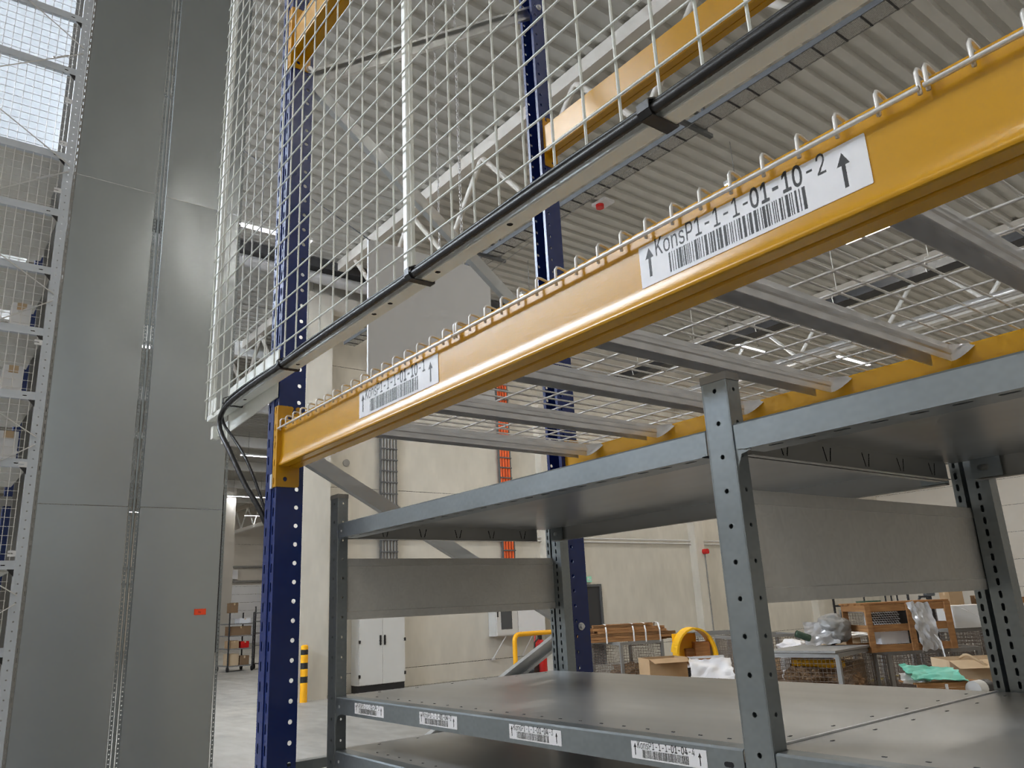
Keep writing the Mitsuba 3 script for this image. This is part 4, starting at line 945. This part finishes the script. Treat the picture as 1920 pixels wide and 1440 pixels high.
# wrapped machine and crate row
t = thing('wrapped_machine', 'machine wrapped in grey plastic film left of the wooden crate', 'machine')
part(t, 'cover', blob((-3.98, 8.98, 1.20), (.22, .22, .19), 31, .25, 2.0, 4), 'mat_steelgrey', True)
part(t, 'film', sheet((-4.02, 8.74, 1.16), (.28, .32, 0), (-.06, .08, .28), .09, 33), 'mat_foil', True)
part(t, 'spout', MB().cyl((-4.12, 8.62, 1.10), (-4.22, 8.48, 1.17), .045, 10), 'mat_green', True)
gitter(-3.5, 10.06, oyaw(58), 'mesh container under the wooden crate', 1.24, .84, .90)
t = thing('wooden_crate', 'brown slatted wooden crate with white parts inside, right half of the back row', 'crate')
cw, cd, ch = 1.16, .6, .58; cc = (-3.45, 9.62, .905)
def slat(x0, x1, z0, z1, y=-cd / 2, th=.03): put(t, 'slat', MB().bx(x0, x1, y, y + th, z0, z1), 'mat_wood', cc, Y0 + .08)
for x in (-.58, -.02, .12, .50): slat(x, x + .075, 0, ch, -cd / 2 - .03)
for z in (.0, .245, .49): slat(-.58, .58, z, z + .085)
for z in (.0, .49): slat(-.58, .58, z, z + .085, cd / 2 - .03)
for x in (-.58, .50): slat(x, x + .075, 0, ch, cd / 2 - .03)
for x in (-.58, .55):
    for z in (.0, .25, .5): put(t, 'slat', MB().bx(x, x + .03, -cd / 2, cd / 2, z, z + .08), 'mat_wood', cc, Y0 + .08)
for y in (-.27, -.1, .07, .2): put(t, 'slat', MB().bx(-.6, .6, y, y + .11, ch, ch + .022), 'mat_wood', cc, Y0 + .08)
put(t, 'back_panel', MB().bx(-.02, .56, .0, .02, 0, ch), 'mat_dark', cc, Y0 + .08)
k = thing('white_grille', 'white perforated grille inside the wooden crate', 'grille')
gm = MB()
for i in range(11):
    for j in range(7): gm.ob((-.33 + i * .034 + .017 * (j % 2), -.02, .30 + j * .028), (.024, .02, .012), (1, 0, -.5), (0, 1, 0))
put(k, 'lattice', gm, 'mat_board', cc, Y0 + .08); put(k, 'back', MB().bx(-.36, .04, .0, .03, .28, .49), 'mat_black', cc, Y0 + .08); put(k, 'edge', MB().bx(-.42, -.35, -.03, .03, .25, .49), 'mat_board', cc, Y0 + .08)
k = thing('white_box', 'flat white box at the bottom left of the wooden crate', 'box')
put(k, 'carton', MB().prof(rrect(-.36, .02, -.2, .1, .01), 'z', .086, .24), 'mat_board', cc, Y0 + .08)
solo('plastic_film', sheet((-2.93, 9.30, 1.20), (.16, .2, 0), (.06, .05, -.58), .10, 41, 20, bend=.15), 'mat_foil', 'clear grey film hanging over the right end of the wooden crate', 'film', smooth=True)
t = thing('lashing_strap', 'white strap running down over the right end of the wooden crate', 'strap')
part(t, 'strap', MB().bar((-3.25, 9.55, 1.50), (-2.80, 9.35, 1.02), .018, .003).bar((-2.80, 9.35, 1.02), (-2.75, 9.32, .62), .018, .003, (0, 1, 0)), 'mat_board')
gitter(-3.30, 11.55, oyaw(56), 'mesh container under the grey white box, at the right', 1.24, .84, 1.1)
carton(-3.25, 11.15, 1.10, .52, .45, .30, 'grey white box on a mesh container right of the wooden crate', 'mat_cab', Y0, name='white_box')
t = thing('lashing_strap', 'white strap running down beside the grey white box', 'strap')
part(t, 'strap', MB().bar((-3.2, 10.85, 1.405), (-2.80, 10.95, 1.16), .018, .003).bar((-2.80, 10.95, 1.16), (-2.75, 10.9, .6), .018, .003, (0, 1, 0)), 'mat_board')
for i in range(4):
    solo('gold_ring', MB().tube([(-2.62 + .10 * math.cos(a), 10.6 + .10 * math.sin(a), .80 + .07 * i) for a in np.linspace(0, 2 * PI, 17)], .03, 8, False), 'mat_gold', ('lowest', 'second lowest', 'second highest', 'topmost')[i] + ' shiny golden ring of the stack left of the rear slotted post', 'ring', 'golden rings in a stack', smooth=True)
solo('ring_pedestal', MB().cyl((-2.62, 10.6, 0), (-2.62, 10.6, .77), .1, 16), 'mat_steelgrey', 'grey pedestal under the golden rings', 'pedestal', smooth=30)
# nearest goods
carton(-1.72, 7.62, 0, .62, .5, .98, 'large open brown carton behind the teal film', 'mat_card_light', Y0 - .15, open_=True)
carton(-1.62, 6.78, 0, .62, .5, .72, 'carton base below the flat wooden box', 'mat_card_dark', Y0)
t = thing('wooden_box', 'low flat wooden box at the shelf edge below the teal film', 'box')
for i in range(3): put(t, 'slat', MB().bx(-.30, .26, -.20, -.18, .0 + i * .045, .04 + i * .045), 'mat_wood', (-1.66, 6.72, .722), Y0)
for y in (-.17, -.06, .05): put(t, 'slat', MB().bx(-.30, .26, y, y + .1, .12, .135), 'mat_wood', (-1.66, 6.72, .722), Y0)
put(t, 'cleat', MB().bx(-.06, -.035, -.21, -.2, -.02, .12), 'mat_board', (-1.66, 6.72, .722), Y0)
solo('teal_film', sheet((-1.64, 6.60, .925), (.30, .38, -.03), (-.2, .15, .10), .05, 52, 20), 'mat_teal', 'crumpled teal plastic film lying on the flat wooden box', 'film', smooth=True)
solo('plastic_film', sheet((-1.74, 6.46, .89), (.16, .2, -.02), (-.05, .05, .08), .05, 55, 12), 'mat_whitefoil', 'white film sticking out under the teal film', 'film', smooth=True)
t = thing('tape_roll', 'black and grey roll lying beside the flat wooden box, at the slotted post', 'roll')
put(t, 'core', MB().cyl((-.06, -.05, .07), (.10, .06, .07), .066, 20), 'mat_black', (-1.36, 6.82, .722), Y0, 30)
put(t, 'band', MB().cyl((-.11, -.085, .07), (-.0, -.01, .07), .070, 20), 'mat_cab', (-1.36, 6.82, .722), Y0, 30)
solo('orange_hose', MB().tube(smooth_path([(-1.72, 7.35, 1.0), (-1.62, 7.28, 1.03), (-1.52, 7.3, .97), (-1.45, 7.36, .90)]), .014, 8), 'mat_card_light', 'orange and white hose hanging out of the open carton', 'hose', smooth=True)
# along the top row far back
gitter(-5.1, 12.6, oyaw(56), 'mesh container carrying the green trough and dark frames', 1.24, .84, 1.36)
t = thing('machine_frame', 'green trough with dark upright frames at the top of the back row', 'frame')
put(t, 'trough', MB().bx(-.42, -.12, -.15, .15, 0, .13), 'mat_green', (-5.0, 12.35, 1.362), Y0)
put(t, 'frame', MB().bx(-.12, .42, -.1, .1, 0, .1).bx(.0, .02, -.05, -.03, .1, .26).bx(.1, .12, -.05, -.03, .1, .26).bx(.0, .12, -.05, -.03, .24, .26).bx(.2, .22, -.05, -.03, .1, .25).bx(-.36, -.34, -.05, -.03, .1, .27).bx(.38, .41, -.05, -.02, .1, .28), 'mat_dark', (-5.0, 12.35, 1.362), Y0)
t = thing('floor_stand', 'thin dark stand rising left of the wooden crate before the back wall', 'stand')
put(t, 'post', MB().bx(-.015, .015, -.015, .015, 0, 1.68).bx(-.015, .18, -.01, .01, 1.42, 1.45).bx(.15, .18, -.01, .01, 1.2, 1.45).bx(-.2, .2, -.2, .2, 0, .03), 'mat_black', (-5.45, 11.55, 0), Y0)
gitter(-4.15, 12.0, oyaw(58), 'mesh container carrying the dark tool', 1.24, .84, 1.34)
t = thing('hand_tool', 'dark handheld machine standing at the top of the back row', 'tool')
put(t, 'body', MB().bx(-.06, .07, -.05, .05, 0, .08).bx(.0, .06, -.03, .03, .08, .25), 'mat_dark', (-4.0, 11.75, 1.342), Y0)
put(t, 'head', MB().prof(rrect(-.02, .11, .19, .30, .02), 'y', -.05, .05), 'mat_darkgrey', (-4.0, 11.75, 1.342), Y0)
put(t, 'handle', MB().tube([(-.1, 0, .2), (-.13, 0, .13), (-.05, 0, .07)], .02, 8).bx(-.12, .01, -.02, .02, .17, .2), 'mat_dark', (-4.0, 11.75, 1.342), Y0)
gitter(-3.64, 13.27, oyaw(58), 'mesh container carrying the tall brown cartons', 1.24, .84, 1.3)
carton(-4.02, 12.62, 1.30, .22, .3, .30, 'tall brown carton at the top of the back row', 'mat_card', Y0)
carton(-4.22, 12.35, 1.30, .30, .24, .14, 'low brown carton left of the tall brown carton', 'mat_card_dark', Y0)
carton(-3.72, 13.0, 1.30, .20, .3, .20, 'small brown carton right of the tall brown carton', 'mat_card_dark', Y0)
gitter(-2.1, 10.9, oyaw(58), 'mesh container right of the rear slotted post', 1.24, .84, .97)
carton(-2.2, 10.45, .97, .3, .3, .2, 'brown carton right of the rear slotted post', 'mat_card_dark', Y0)
solo('wooden_post', MB().bx(-2.36, -2.28, 10.5, 10.58, 1.17, 1.42).bx(-2.42, -2.2, 10.44, 10.64, 1.42, 1.49), 'mat_wood', 'brown wooden T-shaped piece at the right edge', 'wood piece')
solo('plastic_sack', blob((-1.9, 9.75, 1.10), (.26, .24, .24), 61, .3, 2.4, 4), 'mat_foil', 'grey plastic sack at the right edge beside the slotted post', 'sack', smooth=True)
carton(-1.88, 9.78, 0, .6, .5, .92, 'brown carton under the grey plastic sack', 'mat_card', Y0)
